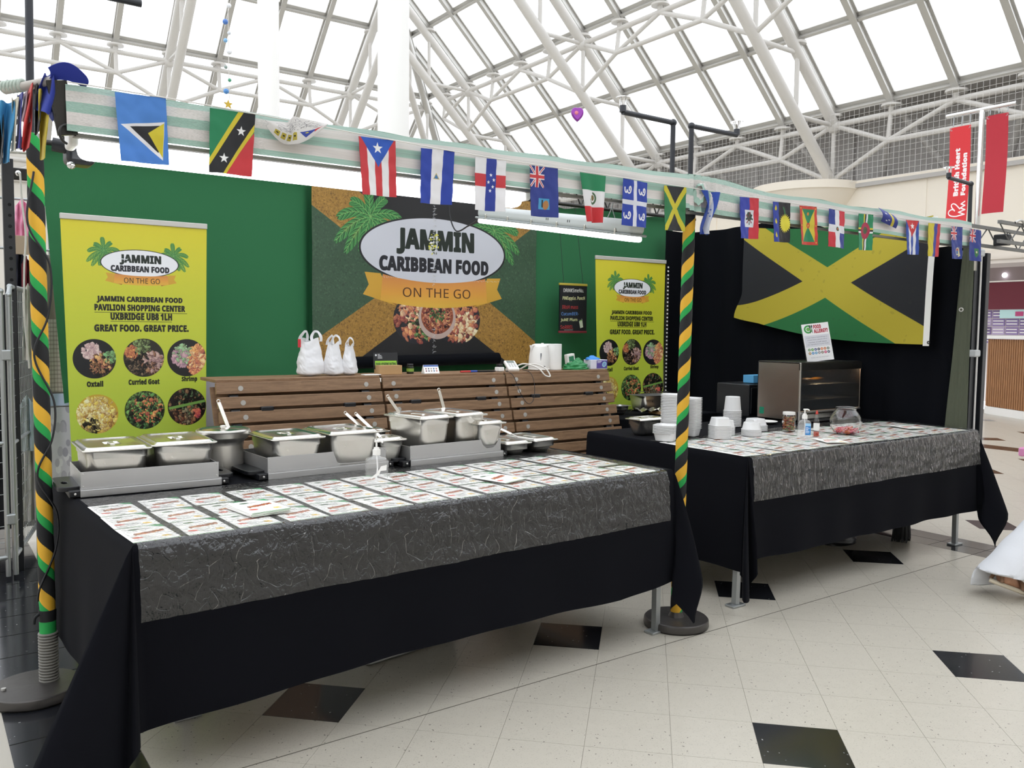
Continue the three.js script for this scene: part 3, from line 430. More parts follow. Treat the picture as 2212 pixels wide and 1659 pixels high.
// ---------- bunting ----------
const FW = 232, FH = 316, flagsTex = canvas(2048, 1024, (x) => {
  const star = (cx, cy, r, c = '#f2f2f2') => { x.fillStyle = c; x.beginPath(); for (let i = 0; i < 10; i++) { const a = -Math.PI / 2 + i * Math.PI / 5, q = i % 2 ? r * 0.4 : r; x.lineTo(cx + q * Math.cos(a), cy + q * Math.sin(a)); } x.fill(); };
  const R = (c, a, b, d, e) => { x.fillStyle = c; x.fillRect(a * FW, b * FH, d * FW, e * FH); }, poly = (c, ...p) => { x.fillStyle = c; x.beginPath(); for (let i = 0; i < p.length; i += 2) x.lineTo(p[i] * FW, p[i + 1] * FH); x.fill(); }, disc = (c, a, b, r) => { x.fillStyle = c; x.beginPath(); x.arc(a * FW, b * FH, r * FW, 0, 7); x.fill(); };
  const B = '#2743a8', RD = '#cc3b42', W = '#e9e8ea', Y = '#d6c534', G = '#1f8557', K = '#1d1e22', NB = '#2b3c8e';
  const jack = () => { R('#26357f', 0, 0, 0.52, 0.42); x.lineWidth = 16; x.strokeStyle = W; x.save(); x.beginPath(); x.rect(0, 0, 0.52 * FW, 0.42 * FH); x.clip(); const l = (a, b, c, d) => { x.beginPath(); x.moveTo(a * FW, b * FH); x.lineTo(c * FW, d * FH); x.stroke(); }; l(0, 0, 0.52, 0.42); l(0.52, 0, 0, 0.42); x.lineWidth = 6; x.strokeStyle = RD; l(0, 0, 0.52, 0.42); l(0.52, 0, 0, 0.42); x.lineWidth = 34; x.strokeStyle = W; l(0.26, 0, 0.26, 0.42); l(0, 0.21, 0.52, 0.21); x.lineWidth = 20; x.strokeStyle = RD; l(0.26, 0, 0.26, 0.42); l(0, 0.21, 0.52, 0.21); x.restore(); };
  const fleur = (a, b) => { disc(Y, a, b, 0.05); poly(Y, a, b - 0.08, a + 0.05, b, a, b + 0.03, a - 0.05, b); R(Y, a - 0.07, b + 0.01, 0.14, 0.012); poly(Y, a - 0.04, b + 0.02, a + 0.04, b + 0.02, a + 0.05, b + 0.06, a - 0.05, b + 0.06); };
  const snake = (a, b) => { x.strokeStyle = W; x.lineWidth = 11; x.beginPath(); x.moveTo((a - 0.13) * FW, (b - 0.05) * FH); x.bezierCurveTo((a - 0.13) * FW, (b + 0.1) * FH, (a - 0.03) * FW, (b + 0.09) * FH, (a - 0.03) * FW, b * FH); x.bezierCurveTo((a - 0.02) * FW, (b + 0.1) * FH, (a + 0.12) * FW, (b + 0.1) * FH, (a + 0.12) * FW, (b - 0.02) * FH); x.bezierCurveTo((a + 0.1) * FW, (b - 0.1) * FH, (a + 0.02) * FW, (b - 0.08) * FH, (a + 0.06) * FW, (b + 0.02) * FH); x.stroke(); };
  const D = [
    () => { R('#4f8ad6', 0, 0, 1, 1); poly(W, 0.06, 0.46, 0.95, 0.36, 0.88, 0.94); poly(K, 0.24, 0.48, 0.86, 0.42, 0.8, 0.83); poly('#d8c832', 0.6, 0.55, 0.94, 0.38, 0.88, 0.9); },
    () => { R(G, 0, 0, 1, 1); poly(RD, 1, 0.3, 1, 1, 0.3, 1); poly(Y, 0.62, 0, 1, 0, 1, 0.28, 0.38, 1, 0, 1, 0, 0.78); poly(K, 0.74, 0, 1, 0, 1, 0.16, 0.3, 1, 0, 1, 0, 0.9); star(0.7 * FW, 0.3 * FH, 27); star(0.32 * FW, 0.76 * FH, 27); },
    () => { R('#dcd9d6', 0, 0, 1, 1); for (let i = 0; i < 140; i++) { x.strokeStyle = '#55565a'; x.lineWidth = 1.5; x.beginPath(); const a = rr(0.12, 0.88), b = rr(0.1, 0.52); x.moveTo(a * FW, b * FH); x.lineTo((a + rr(-0.1, 0.1)) * FW, (b + rr(-0.08, 0.08)) * FH); x.stroke(); } for (let k = 0; k < 4; k++) { R('#b7a63c', 0.1 + k * 0.1, 0.58, 0.07, 0.28); R(K, 0.12 + k * 0.1, 0.68, 0.03, 0.06); } poly('#3246a0', 0.52, 0.58, 0.85, 0.6, 0.62, 0.86); poly(RD, 0.78, 0.6, 0.92, 0.58, 0.76, 0.76); disc(Y, 0.64, 0.66, 0.03); },
    () => { for (let k = 0; k < 5; k++) R(k % 2 ? W : RD, k / 5, 0, 0.21, 1); poly('#2c5cc0', 0.04, 0, 0.96, 0, 0.5, 0.5); star(0.5 * FW, 0.17 * FH, 34); },
    () => { R(W, 0, 0, 1, 1); R(B, 0, 0, 0.33, 1); R(B, 0.67, 0, 0.33, 1); poly('#c9b56a', 0.5, 0.42, 0.6, 0.54, 0.4, 0.54); poly('#3f7ab0', 0.5, 0.445, 0.57, 0.53, 0.43, 0.53); },
    () => { R(W, 0, 0, 1, 1); R(RD, 0, 0.3, 1, 0.24); R('#2c3f9c', 0.37, 0, 0.32, 1); for (const [a, b] of [[0.53, 0.31], [0.45, 0.45], [0.62, 0.4], [0.6, 0.53], [0.52, 0.61]]) star(a * FW, b * FH, 13); },
    () => { R(NB, 0, 0, 1, 1); jack(); R('#4aa0cc', 0.32, 0.63, 0.38, 0.22); x.fillStyle = '#b5804a'; x.beginPath(); x.ellipse(0.58 * FW, 0.76 * FH, 22, 30, 0.3, 0, 7); x.fill(); R(K, 0.44, 0.66, 0.05, 0.15); },
    () => { R(G, 0, 0, 1, 0.34); R(W, 0, 0.34, 1, 0.34); R('#cf3138', 0, 0.68, 1, 0.32); x.strokeStyle = '#4a6a4a'; x.lineWidth = 14; x.beginPath(); x.ellipse(0.48 * FW, 0.5 * FH, 32, 34, 0, -1.6, 3); x.stroke(); disc('#7a6a3a', 0.48, 0.49, 0.08); },
    () => { R(B, 0, 0, 1, 1); R('#dfe1ea', 0.44, 0, 0.13, 1); R('#dfe1ea', 0, 0.44, 1, 0.1); snake(0.22, 0.22); snake(0.79, 0.22); snake(0.22, 0.77); snake(0.79, 0.77); },
    () => { R(K, 0, 0, 1, 1); poly('#2b7a4a', 0, 0, 0.5, 0.5, 0, 1); poly('#2b7a4a', 1, 0, 0.5, 0.5, 1, 1); x.strokeStyle = '#cfc32f'; x.lineWidth = 40; for (const [a, b, c, d] of [[-0.05, -0.05, 1.05, 1.05], [1.05, -0.05, -0.05, 1.05]]) { x.beginPath(); x.moveTo(a * FW, b * FH); x.lineTo(c * FW, d * FH); x.stroke(); } },
    () => { R('#2d50b0', 0, 0, 1, 1); R('#cdd2dc', 0.36, 0, 0.28, 1); for (const [a, b] of [[0.5, 0.5], [0.44, 0.42], [0.56, 0.42], [0.44, 0.58], [0.56, 0.58]]) star(a * FW, b * FH, 9, '#2d50b0'); },
    () => { R('#3140a8', 0, 0, 0.52, 1); R('#cc3240', 0.52, 0, 0.48, 1); R('#dde0e6', 0.26, 0.3, 0.5, 0.42); disc('#3a4a3c', 0.52, 0.46, 0.15); for (let k = 0; k < 9; k++) { const a = k * 0.7; poly(k % 2 ? '#8a3240' : '#2c3c34', 0.52, 0.5, 0.52 + 0.2 * Math.cos(a), 0.5 + 0.16 * Math.sin(a), 0.52 + 0.2 * Math.cos(a + 0.3), 0.5 + 0.16 * Math.sin(a + 0.3)); } },
    () => { R(K, 0, 0, 1, 1); R('#2a3fa0', 0, 0, 0.33, 1); fleur(0.16, 0.15); fleur(0.16, 0.48); fleur(0.16, 0.82); poly('#2d6a3c', 0.56, 0.1, 0.64, 0.12, 0.78, 0.34, 0.68, 0.36); disc('#e0d53c', 0.72, 0.52, 0.26); for (let k = 0; k < 22; k++) { const a = k * 0.2856; poly('#e0d53c', 0.72 + 0.34 * Math.cos(a), 0.52 + 0.25 * Math.sin(a), 0.72 + 0.25 * Math.cos(a + 0.13), 0.52 + 0.184 * Math.sin(a + 0.13), 0.72 + 0.25 * Math.cos(a - 0.13), 0.52 + 0.184 * Math.sin(a - 0.13)); } },
    () => { R('#cf4236', 0, 0, 1, 1); poly('#d6c33a', 0.14, 0.08, 0.86, 0.08, 0.86, 0.92, 0.14, 0.92); poly('#1f8557', 0.14, 0.08, 0.86, 0.08, 0.5, 0.5); poly('#1f8557', 0.14, 0.92, 0.86, 0.92, 0.5, 0.5); disc('#cf4236', 0.5, 0.5, 0.1); star(0.5 * FW, 0.5 * FH, 16, Y); disc('#d98a34', 0.5, 0.2, 0.06); for (const a of [0.07, 0.93]) for (const b of [0.06, 0.5, 0.94]) star(a * FW, b * FH, 10, Y); },
    () => { R('#e5e5ea', 0, 0, 1, 1); R('#2f3f94', 0, 0, 0.37, 0.4); R('#cf3744', 0.63, 0, 0.37, 0.4); R('#cf3744', 0, 0.6, 0.37, 0.4); R('#2f3f94', 0.63, 0.6, 0.37, 0.4); disc('#3c6a46', 0.5, 0.5, 0.08); disc('#c04a40', 0.5, 0.5, 0.04); },
    () => { R('#1f8a5c', 0, 0, 1, 1); R('#d8c83a', 0.36, 0, 0.09, 1); R(K, 0.45, 0, 0.09, 1); R(W, 0.54, 0, 0.1, 1); R('#d8c83a', 0, 0.38, 1, 0.05); R(K, 0, 0.43, 1, 0.05); R(W, 0, 0.48, 1, 0.05); disc('#b02a4a', 0.5, 0.46, 0.32); disc('#4a5a3c', 0.5, 0.45, 0.14); },
    () => { R('#2c3a92', 0, 0, 1, 1); R('#d6c84a', 0.6, 0, 0.16, 1); star(0.28 * FW, 0.3 * FH, 26); star(0.42 * FW, 0.7 * FH, 18); star(0.28 * FW, 0.8 * FH, 20); },
    () => { for (let k = 0; k < 5; k++) R(k % 2 ? '#e4e6ec' : '#2c4ca6', k / 5, 0, 0.21, 1); poly('#cf3438', 0, 0, 1, 0, 0.5, 0.5); star(0.5 * FW, 0.17 * FH, 34); },
    () => { R('#d3c435', 0, 0, 0.5, 1); R('#38439c', 0.5, 0, 0.26, 1); R('#cc3d48', 0.76, 0, 0.24, 1); },
    () => { R(NB, 0, 0, 1, 1); jack(); disc('#c9c2a8', 0.62, 0.76, 0.17); R('#b04040', 0.52, 0.68, 0.2, 0.06); R('#3a62a8', 0.52, 0.74, 0.2, 0.1); poly('#d8d0a0', 0.76, 0.6, 0.88, 0.9, 0.7, 0.94); },
    () => { R(NB, 0, 0, 1, 1); jack(); poly('#3c7a4c', 0.45, 0.6, 0.75, 0.6, 0.72, 0.8, 0.6, 0.9, 0.48, 0.8); disc('#d9d2b0', 0.6, 0.72, 0.05); },
  ];
  D.forEach((d, i) => { x.save(); x.translate((i % 8) * 256, Math.floor(i / 8) * 340); x.beginPath(); x.rect(0, 0, FW, FH); x.clip(); d(); x.restore(); });
});
M.flag = mat('#ffffff', 0.75, { map: flagsTex, transmission: 0.22, thickness: 0 });
function flagSheet(i, fn, nu = 14, nv = 18) { const g = sheet(fn, nu, nv, 0.0012), c = i % 8, r = Math.floor(i / 8); return uvRect(g, c * 256 / 2048, 1 - r * 340 / 1024, (c * 256 + FW) / 2048, 1 - (r * 340 + FH) / 1024); }
{
  const names = ['light blue with a black and yellow triangle', 'green and red with a black diagonal and two white stars', 'white with a coat of arms, curled up', 'red and white striped with a starred blue triangle', 'blue, white and blue striped with a small triangle emblem', 'white with crossing red and blue bars and stars', 'dark blue with a union canton and a small sea badge', 'green, white and red with an eagle emblem', 'blue with a white cross and four white squiggles', 'green and black with a yellow saltire', 'blue and white, twisted into a narrow fold', 'blue and red halves with a white centre panel', 'black with a yellow sun and a blue lily strip', 'red bordered with yellow and green triangles', 'quartered red and blue with a white cross', 'green with a red disc and striped cross', 'blue with a yellow stripe, flipped up over the edge', 'red triangle with a star over blue and white stripes', 'yellow, blue and red upright stripes', 'dark blue with a union canton and a crest', 'dark blue with a union canton, last beside the post'];
  const xs = [0.529, 0.81, 1.0, 1.328, 1.581, 1.822, 2.087, 2.352, 2.604, 2.858, 3.085, 3.386, 3.643, 3.868, 4.127, 4.407, 4.62, 4.896, 5.15, 5.42, 5.662];
  const yt = (x) => 2.172 - 0.035 * sstep(x, 0.5, 2.0) + 0.012 * sstep(x, 3.6, 5.6);
  const str = []; for (let x = 0.4; x < 5.85; x += 0.12) str.push(V(x, yt(x) + 0.004, ZV + 0.03)); tag(mesh('bunting_string', tube(str, 0.002, 120, 5), M.rope), 'thin string carrying the row of small flags along the awning', 'string');
  xs.forEach((x, i) => {
    const w = 0.147, h = 0.205, y = yt(x + 0.07), ph = rnd() * 9, sk = rr(-0.012, 0.012); let fn = (u, v) => [x + u * w * (1 - 0.04 * v) + sk * v, y - v * h + 0.006 * (u - 0.5) * Math.sin(ph), ZV + 0.028 + 0.008 * v * Math.sin(u * 5 + ph) + 0.004 * N3(u * 5 + ph, v * 6) + 0.006 * v];
    if (i === 2) fn = (u, v) => { const q = u < 0.42 ? u / 0.42 : (u - 0.42) / 0.58, lobe = u < 0.42, yt2 = lobe ? lerp(2.152, 2.158, q) : lerp(2.178, 2.172, q), yb = lobe ? 2.158 - 0.075 * Math.sin(0.3 + q * 1.6) : lerp(2.083, 2.168, Math.pow(q, 1.5)); return [lerp(0.99, 1.205, u) + (lobe ? 0.01 * Math.sin(v * 3) : 0), lerp(yt2, yb, v), ZV + 0.034 + (lobe ? -0.004 + 0.014 * Math.sin(v * 3.1) * Math.sin(q * 3.1) : 0.012 * Math.sin(v * 2) + 0.006 * (1 - q))]; };
    if (i === 10) fn = (u, v) => { const k = 1 - 0.62 * Math.sin(Math.min(1, v * 1.1) * Math.PI * 0.5 + 0.25); return [x + 0.02 + u * w * k * 1.0 + v * 0.03 + 0.02 * Math.sin(v * 5), y - v * h, ZV + 0.03 + 0.02 * Math.sin(u * 9 + v * 3)]; };
    if (i === 7) fn = (u, v) => [x + w * (0.5 + (u - 0.5) * (1 - 0.42 * v)) + 0.012 * v, y - v * h, ZV + 0.03 + 0.016 * Math.sin(u * 9) * v];
    if (i === 16) fn = (u, v) => [x - 0.02 + u * 0.16 - 0.0 * v + 0.03 * v, y + 0.045 - v * 0.075 - 0.03 * u, ZV + 0.03 + 0.02 * Math.sin(v * Math.PI)];
    tag(mesh('flag', flagSheet(i, fn), M.flag), 'small hanging flag, ' + names[i], 'flag', 'small national flags on the awning string');
  });
  // crumpled flags bunched along the short side rail
  const side = [['black', '#17181d', 7, 212, 330, 10, 0], ['sky blue and yellow', '#3f95c8', 20, 206, 332, 26, 1], ['white and brown', '#cfc9b4', 36, 204, 312, 12, 2], ['violet blue', '#4a4f9c', 47, 198, 312, 13, 3], ['pink and grey striped', '#a98f98', 59, 198, 262, 16, 4], ['scarlet', '#c93a38', 71, 186, 322, 14, 5], ['dark charcoal', '#26262a', 81, 190, 290, 10, 6], ['yellow over green', '#c9b53c', 92, 204, 345, 18, 7], ['royal blue', '#2338a0', 103, 176, 268, 44, 8]];
  side.forEach(([n, c, px, y0, y1, w, i]) => { const x = 0.261 + (px - 20) * 0.00118, z = -2.845 - (125 - px) * 0.0013, W = w * 0.0013, Y0 = 2.146 - (y0 - 195) / 690 + (px - 20) * 0.00035, L = (y1 - y0) / 690, big = i === 8;
    const g = sheet((u, v) => { const k = big ? 0.35 + 0.9 * v * (1.1 - 0.6 * v) : 0.75 + 0.35 * Math.sin(v * 4 + i); return [x + (u - 0.5) * W * k + (big ? -0.012 * v : -0.012 * v * (i === 5 ? 2 : 0.4)), Y0 - v * L * (1 - (big ? 0.25 * (1 - u) : 0.06 * Math.abs(u - 0.5))), z + 0.022 * Math.sin(u * 6 + v * 3 + i) + 0.02 * (u - 0.5) + i * 0.0]; }, 12, 16, 0.0012);
    tag(mesh('flag', g, mat(c, 0.75, { transmission: 0.2, thickness: 0 })), 'limp crumpled ' + n + ' flag bunched on the side rail at the top left', 'flag', 'crumpled flags on the side rail'); });
  tag(mesh('flag', sheet((u, v) => [0.352 + u * 0.1 + 0.01 * Math.sin(v * 3), 2.196 + 0.03 * Math.sin(u * 2.6 + 0.4) * (1 - v * 0.6) - 0.02 * v, ZV + 0.03 - v * 0.05 + 0.02 * Math.sin(u * 3)], 14, 8, 0.0015), mat('#22339a', 0.75)), 'royal blue flag blown flat over the top left corner of the awning', 'flag');
  const r = thing('side_rail', 'pale cloth-wrapped rail running back from the left corner of the awning', 'rail'); mesh('rail', bar(V(0.372, 2.185, -2.862), V(0.262, 2.175, -3.03), 0.013, 12), mat('#b9b4ad', 0.8), r);
  mesh('wrapped_cord', [0, 1, 2, 3, 4, 5].map((k) => new THREE.TorusGeometry(0.015, 0.005, 6, 14).rotateY(0.57).translate(0.302 - k * 0.008, 2.183, -2.97 - k * 0.0125)), mat('#b4c0b6', 0.85), r);
}
const flip = (g) => uvRect(g, 0, 1, 1, 0);
// ---------- back of the stall: cloths, banners, menu ----------
const ZB2 = -5.75;
{
  const hemY = (x) => x < 1.6 ? 0.99 + (x - 0.68) * 0.12 : x < 2.9 ? 1.07 + 0.03 * Math.sin(x * 5) : 1.08;
  const g = sheet((u, v) => { const x = lerp(0.66, 5.95, u), y = lerp(2.5 + 0.035 * Math.abs(Math.cos(u * Math.PI * 6)), hemY(x), v), low = sstep(v, 0.62, 1), wr = 0.03 * low * fbm(x * 2.2, y * 1.6, 4) + 0.012 * low * N3(x * 6 + y * 3, y * 2) + 0.012 * N3(x * 0.9, y * 0.8) + 0.006 * fbm(x * 3, y * 0.8, 7), tw = x < 0.95 ? (0.95 - x) * 0.35 * v : 0; return [x + tw, y, ZB2 + wr + (x > 2.3 && x < 4.3 ? -0.03 : 0)]; }, 200, 60, 0.002);
  tag(mesh('backdrop_cloth', g, M.greenCloth), 'large green cloth hanging along the back of the near half of the stall', 'backdrop cloth');
  const d = sheet((u, v) => { const L = u * 4.2, y = lerp(2.39 - 0.012 * Math.sin(u * 9) - 0.3 * sstep(L, 1.7, 3.6), lerp(0.05, 0.62, sstep(L, 3.4, 3.95)), v); let x, z; if (L < 0.22) { x = 5.72 + L; z = -5.62; } else { const k = Math.min(1, (L - 0.22) / 0.12); x = 5.94 + 0.06 * k; z = -5.62 + (L - 0.22) * 0.67; } return [x - 0.014 * Math.sin(L * 13 + 0.6 * Math.sin(y * 2)) - 0.01 * N3(L * 3, y), y, z]; }, 160, 30, 0.002);
  tag(mesh('backdrop_curtain', d, M.drape), 'tall black curtain hung along the side and back of the far half', 'curtain');
  tag(mesh('canvas_strip', sheet((u, v) => [5.945 + 0.01 * N3(u * 5, v * 3) + 0.03 * u, lerp(2.08, 0.55, v), lerp(-3.0 - 0.09 * v, -2.94, u)], 14, 30, 0.003), mat('#4b503f', 0.7, { bumpMap: rep(crinkleBump, 0.4, 1.4), bumpScale: 0.004 })), 'olive green canvas strip at the front edge of the black curtain', 'canvas');
  tag(mesh('eyelet', new THREE.TorusGeometry(0.0115, 0.004, 8, 20).rotateY(Math.PI / 2 + 0.3).translate(5.93, 1.63, -2.99), M.alu), 'pale metal eyelet ring on the olive canvas strip', 'eyelet');
}
function textBox(x, s, x0, y0, x1, y1, font, fill) {   // text squeezed into a box
  x.save(); x.font = font; x.textBaseline = 'alphabetic'; const m = x.measureText(s), w = m.actualBoundingBoxRight + m.actualBoundingBoxLeft, h = m.actualBoundingBoxAscent + m.actualBoundingBoxDescent;
  x.translate(x0, y0); x.scale((x1 - x0) / w, (y1 - y0) / h); x.fillStyle = fill; if (font === BOLD) { x.strokeStyle = fill; x.lineWidth = 9; x.lineJoin = 'round'; x.strokeText(s, m.actualBoundingBoxLeft, m.actualBoundingBoxAscent); } x.fillText(s, m.actualBoundingBoxLeft, m.actualBoundingBoxAscent); x.restore();
}
const BOLD = 'bold 100px sans-serif', REG = '100px sans-serif';
function palm(x, cx, cy, r, o = {}) {
  x.save(); x.translate(cx, cy); x.lineCap = 'round'; x.strokeStyle = o.trunk || '#6a4a2a'; x.lineWidth = r * 0.08; x.beginPath(); x.moveTo(0, 0); x.quadraticCurveTo(r * 0.06, r * 0.5, r * (o.lean ?? 0.25), r); x.stroke();
  const greens = ['#1f5229', '#2f7038', '#2a6533', '#4a9350', '#5fa95c'], F = [[-8, 0.95], [28, 1.0], [62, 0.85], [95, 0.9], [128, 0.85], [155, 1.0], [190, 1.0], [218, 0.9], [-38, 0.9], [248, 0.75], [-62, 0.75]];
  F.forEach(([deg, q], f) => {
    const a = deg * Math.PI / 180, L = r * q, dx = Math.cos(a) * L, dy = -Math.sin(a) * L, sag = 0.42 * L * Math.abs(Math.cos(a)) + 0.1 * L, P = (t) => [dx * t, dy * t + sag * t * t];
    for (let k = 1; k <= 30; k++) { const t = k / 30, [X, Y] = P(t), [X0, Y0] = P(t - 0.03), al = Math.atan2(Y - Y0, X - X0), w = r * 0.27 * Math.pow(Math.sin(Math.PI * (0.1 + 0.85 * t)), 0.8); x.lineWidth = r * 0.02; for (const sd of [-1, 1]) { x.strokeStyle = greens[(k * 3 + f + (sd > 0 ? 1 : 0)) % 5]; const b = al + sd * 0.72; x.beginPath(); x.moveTo(X, Y); x.quadraticCurveTo(X + w * 0.6 * Math.cos(b), Y + w * 0.6 * Math.sin(b), X + w * Math.cos(b + sd * -0.2), Y + w * Math.sin(b + sd * -0.2) + w * 0.2); x.stroke(); } }
    x.strokeStyle = '#7aa860'; x.lineWidth = r * 0.016; x.beginPath(); x.moveTo(0, 0); for (let k = 1; k <= 10; k++) x.lineTo(...P(k / 10)); x.stroke();
  });
  x.restore();
}
function food(x, cx, cy, rx, ry, cols, bg, n = 260, sz = 1) {   // printed photograph of a dish: overlapping morsels, each with a lit edge
  x.save(); x.beginPath(); x.ellipse(cx, cy, rx, ry, 0, 0, 7); x.clip(); x.fillStyle = bg; x.fillRect(cx - rx, cy - ry, 2 * rx, 2 * ry);
  const css = (c, j, al = 1) => { const q = col(c).getHSL({}), k = new THREE.Color().setHSL(q.h + j * 0.03, q.s * 0.8, clamp(q.l + j * 0.13, 0, 1)); return `rgba(${['r', 'g', 'b'].map((h) => (k[h] <= 0.0031 ? k[h] * 12.92 : 1.055 * k[h] ** 0.4167 - 0.055) * 255 | 0).join(',')},${al})`; };
  for (let i = 0; i < n; i++) { const [c, px, py, sp] = cols[i % cols.length], a = rnd() * 6.3, r = Math.sqrt(rnd()) * sp, X = cx + (px + r * Math.cos(a)) * rx, Y = cy + (py + r * Math.sin(a)) * ry, A = rx * rr(0.03, 0.13) * sz, B = A * rr(0.3, 0.9), t = rnd() * 3, j = rr(-1, 1); x.fillStyle = css(c, j - 1.1, 0.8); x.beginPath(); x.ellipse(X + A * 0.12, Y + B * 0.2, A, B, t, 0, 7); x.fill(); x.fillStyle = css(c, j); x.beginPath(); x.ellipse(X, Y, A * 0.92, B * 0.85, t, 0, 7); x.fill(); x.fillStyle = css(c, j + 1.2, 0.55); x.beginPath(); x.ellipse(X - A * 0.2, Y - B * 0.25, A * 0.4, B * 0.3, t, 0, 7); x.fill(); }
  x.restore();
}
function logo(x, cx, cy, rx, ry, big) {   // oval name plate
  x.fillStyle = '#17181c'; x.beginPath(); x.ellipse(cx, cy, rx * 1.025, ry * 1.05, 0, 0, 7); x.fill(); x.fillStyle = big ? '#c6c9d2' : '#e3e5ea'; x.beginPath(); x.ellipse(cx, cy, rx, ry, 0, 0, 7); x.fill();
  textBox(x, 'JAMMIN', cx - rx * 0.525, cy - ry * 0.62, cx + rx * 0.54, cy + ry * 0.1, BOLD, '#14211a'); textBox(x, 'CARIBBEAN FOOD', cx - rx * 0.76, cy + ry * 0.22, cx + rx * 0.76, cy + ry * 0.63, BOLD, '#191b24');
}
function ribbonPrint(x, cx, y0, w, h, sag) {
  const g = x.createLinearGradient(0, y0, 0, y0 + h + sag); g.addColorStop(0, '#c98247'); g.addColorStop(0.55, '#d79a3e'); g.addColorStop(1, '#d4ac40');
  for (const s of [-1, 1]) { x.fillStyle = '#c79a35'; x.beginPath(); x.moveTo(cx + s * w * 0.5, y0 - h * 0.02); x.lineTo(cx + s * w * 0.635, y0 - h * 0.05); x.lineTo(cx + s * w * 0.60, y0 + h * 0.42); x.lineTo(cx + s * w * 0.65, y0 + h * 0.8); x.lineTo(cx + s * w * 0.36, y0 + h * 1.2); x.fill(); x.fillStyle = '#8f5f28'; x.beginPath(); x.moveTo(cx + s * w * 0.505, y0 + h * 0.86); x.lineTo(cx + s * w * 0.36, y0 + h * 1.18); x.lineTo(cx + s * w * 0.34, y0 + h * 0.95); x.fill(); }
  x.fillStyle = g; x.beginPath(); x.moveTo(cx - w / 2 + w * 0.02, y0); x.quadraticCurveTo(cx, y0 + sag * 2, cx + w / 2 - w * 0.02, y0); x.lineTo(cx + w / 2, y0 + h); x.quadraticCurveTo(cx, y0 + h + sag * 2, cx - w / 2, y0 + h); x.fill();
}
const bannerTex = canvas(1536, 1030, (x, W, Hh) => {
  const sx = W / 1.965, X = (m) => (m - 2.322) * sx, Y = (m) => (2.498 - m) * sx;
  const dab = (n, a, b, al) => { for (let i = 0; i < n; i++) { x.fillStyle = (i % 2 ? a : b) + al; x.beginPath(); x.ellipse(rnd() * W, rnd() * Hh, rr(2, 9), rr(1, 5), rnd() * 3, 0, 7); x.fill(); } };
  x.fillStyle = '#33503a'; x.fillRect(0, 0, W, Hh); dab(9000, '#4a6a4e', '#233a2a', '66');
  const cx = X(3.33), cy = Y(1.86); x.fillStyle = '#17181c'; for (const s of [-1, 1]) { x.beginPath(); x.moveTo(0 + W * 0.1, s < 0 ? 0 : Hh); x.lineTo(W * 0.94, s < 0 ? 0 : Hh); x.lineTo(cx, cy); x.fill(); }
  x.save(); x.beginPath(); for (const [a, b, c, d] of [[-0.02, -0.02, 1.02, 1.02], [1.02, -0.02, -0.02, 1.02]]) { const p = [a * W, b * Hh], q = [c * W, d * Hh], L = Math.hypot(q[0] - p[0], q[1] - p[1]), nx = -(q[1] - p[1]) / L * 118, ny = (q[0] - p[0]) / L * 118; x.moveTo(p[0] + nx, p[1] + ny); x.lineTo(q[0] + nx, q[1] + ny); x.lineTo(q[0] - nx, q[1] - ny); x.lineTo(p[0] - nx, p[1] - ny); x.closePath(); }
  x.clip(); x.fillStyle = '#9a7534'; x.fillRect(0, 0, W, Hh); dab(16000, '#b88d45', '#6f5224', '77'); dab(1500, '#5a421c', '#6a4a20', '99'); x.restore();
  food(x, X(3.17), Y(1.535), 165, 150, [['#a0482e', 0, 0, 0.95], ['#c8693c', 0.1, 0, 0.8], ['#e0b27a', 0, -0.3, 0.7], ['#5b7a3a', 0.2, 0.2, 0.6]], '#20222a', 500); food(x, X(3.52), Y(1.535), 165, 150, [['#a0482e', 0, 0, 0.95], ['#c8693c', 0.1, 0, 0.8], ['#e7c98e', 0.3, 0.3, 0.6]], '#20222a', 500);
  x.fillStyle = '#b9a39a'; x.beginPath(); x.ellipse(X(3.335), Y(1.545), 130, 128, 0, 0, 7); x.fill(); food(x, X(3.335), Y(1.56), 112, 108, [['#b0512f', 0, 0, 0.95], ['#8a3420', 0, 0.1, 0.9], ['#d08a52', 0, 0, 0.8], ['#4f7f3a', 0, -0.2, 0.5]], '#8a4a30', 520);
  palm(x, X(2.77), Y(2.27), 215, { lean: 0.22, trunk: '#7a5326' }); palm(x, X(3.86), Y(2.24), 200, { lean: -0.25, trunk: '#7a5326' });
  logo(x, X(3.322), Y(2.048), 494, 192, true); for (let i = 0; i < 60; i++) { x.fillStyle = ['#a9a83a', '#d3cf52', '#3f4a2a', '#e4e6ea'][i % 4]; x.beginPath(); x.ellipse(X(3.3 + rr(-0.04, 0.05)), Y(2.09 + rr(-0.06, 0.09)), rr(2, 9), rr(2, 8), rnd() * 3, 0, 7); x.fill(); }
  ribbonPrint(x, X(3.322), Y(1.862), 740, 150, 38); textBox(x, 'ON THE GO', X(3.037), Y(1.772), X(3.637), Y(1.70), REG, '#4a2c14');
  x.strokeStyle = '#c9cbd0'; x.lineWidth = 3; for (let y = 30; y < Hh; y += 9) if (y < 560 || y > 800) { x.beginPath(); x.moveTo(X(3.3) + rr(-12, 6), y); x.lineTo(X(3.3) + rr(-2, 14), y + rr(-4, 4)); x.stroke(); }
  x.lineWidth = 2; for (let q = X(2.86); q < X(3.9); q += 14) { x.beginPath(); x.moveTo(q, Y(1.845) + rr(-3, 3)); x.lineTo(q + rr(4, 9), Y(1.84) + rr(-5, 5)); x.stroke(); }
});
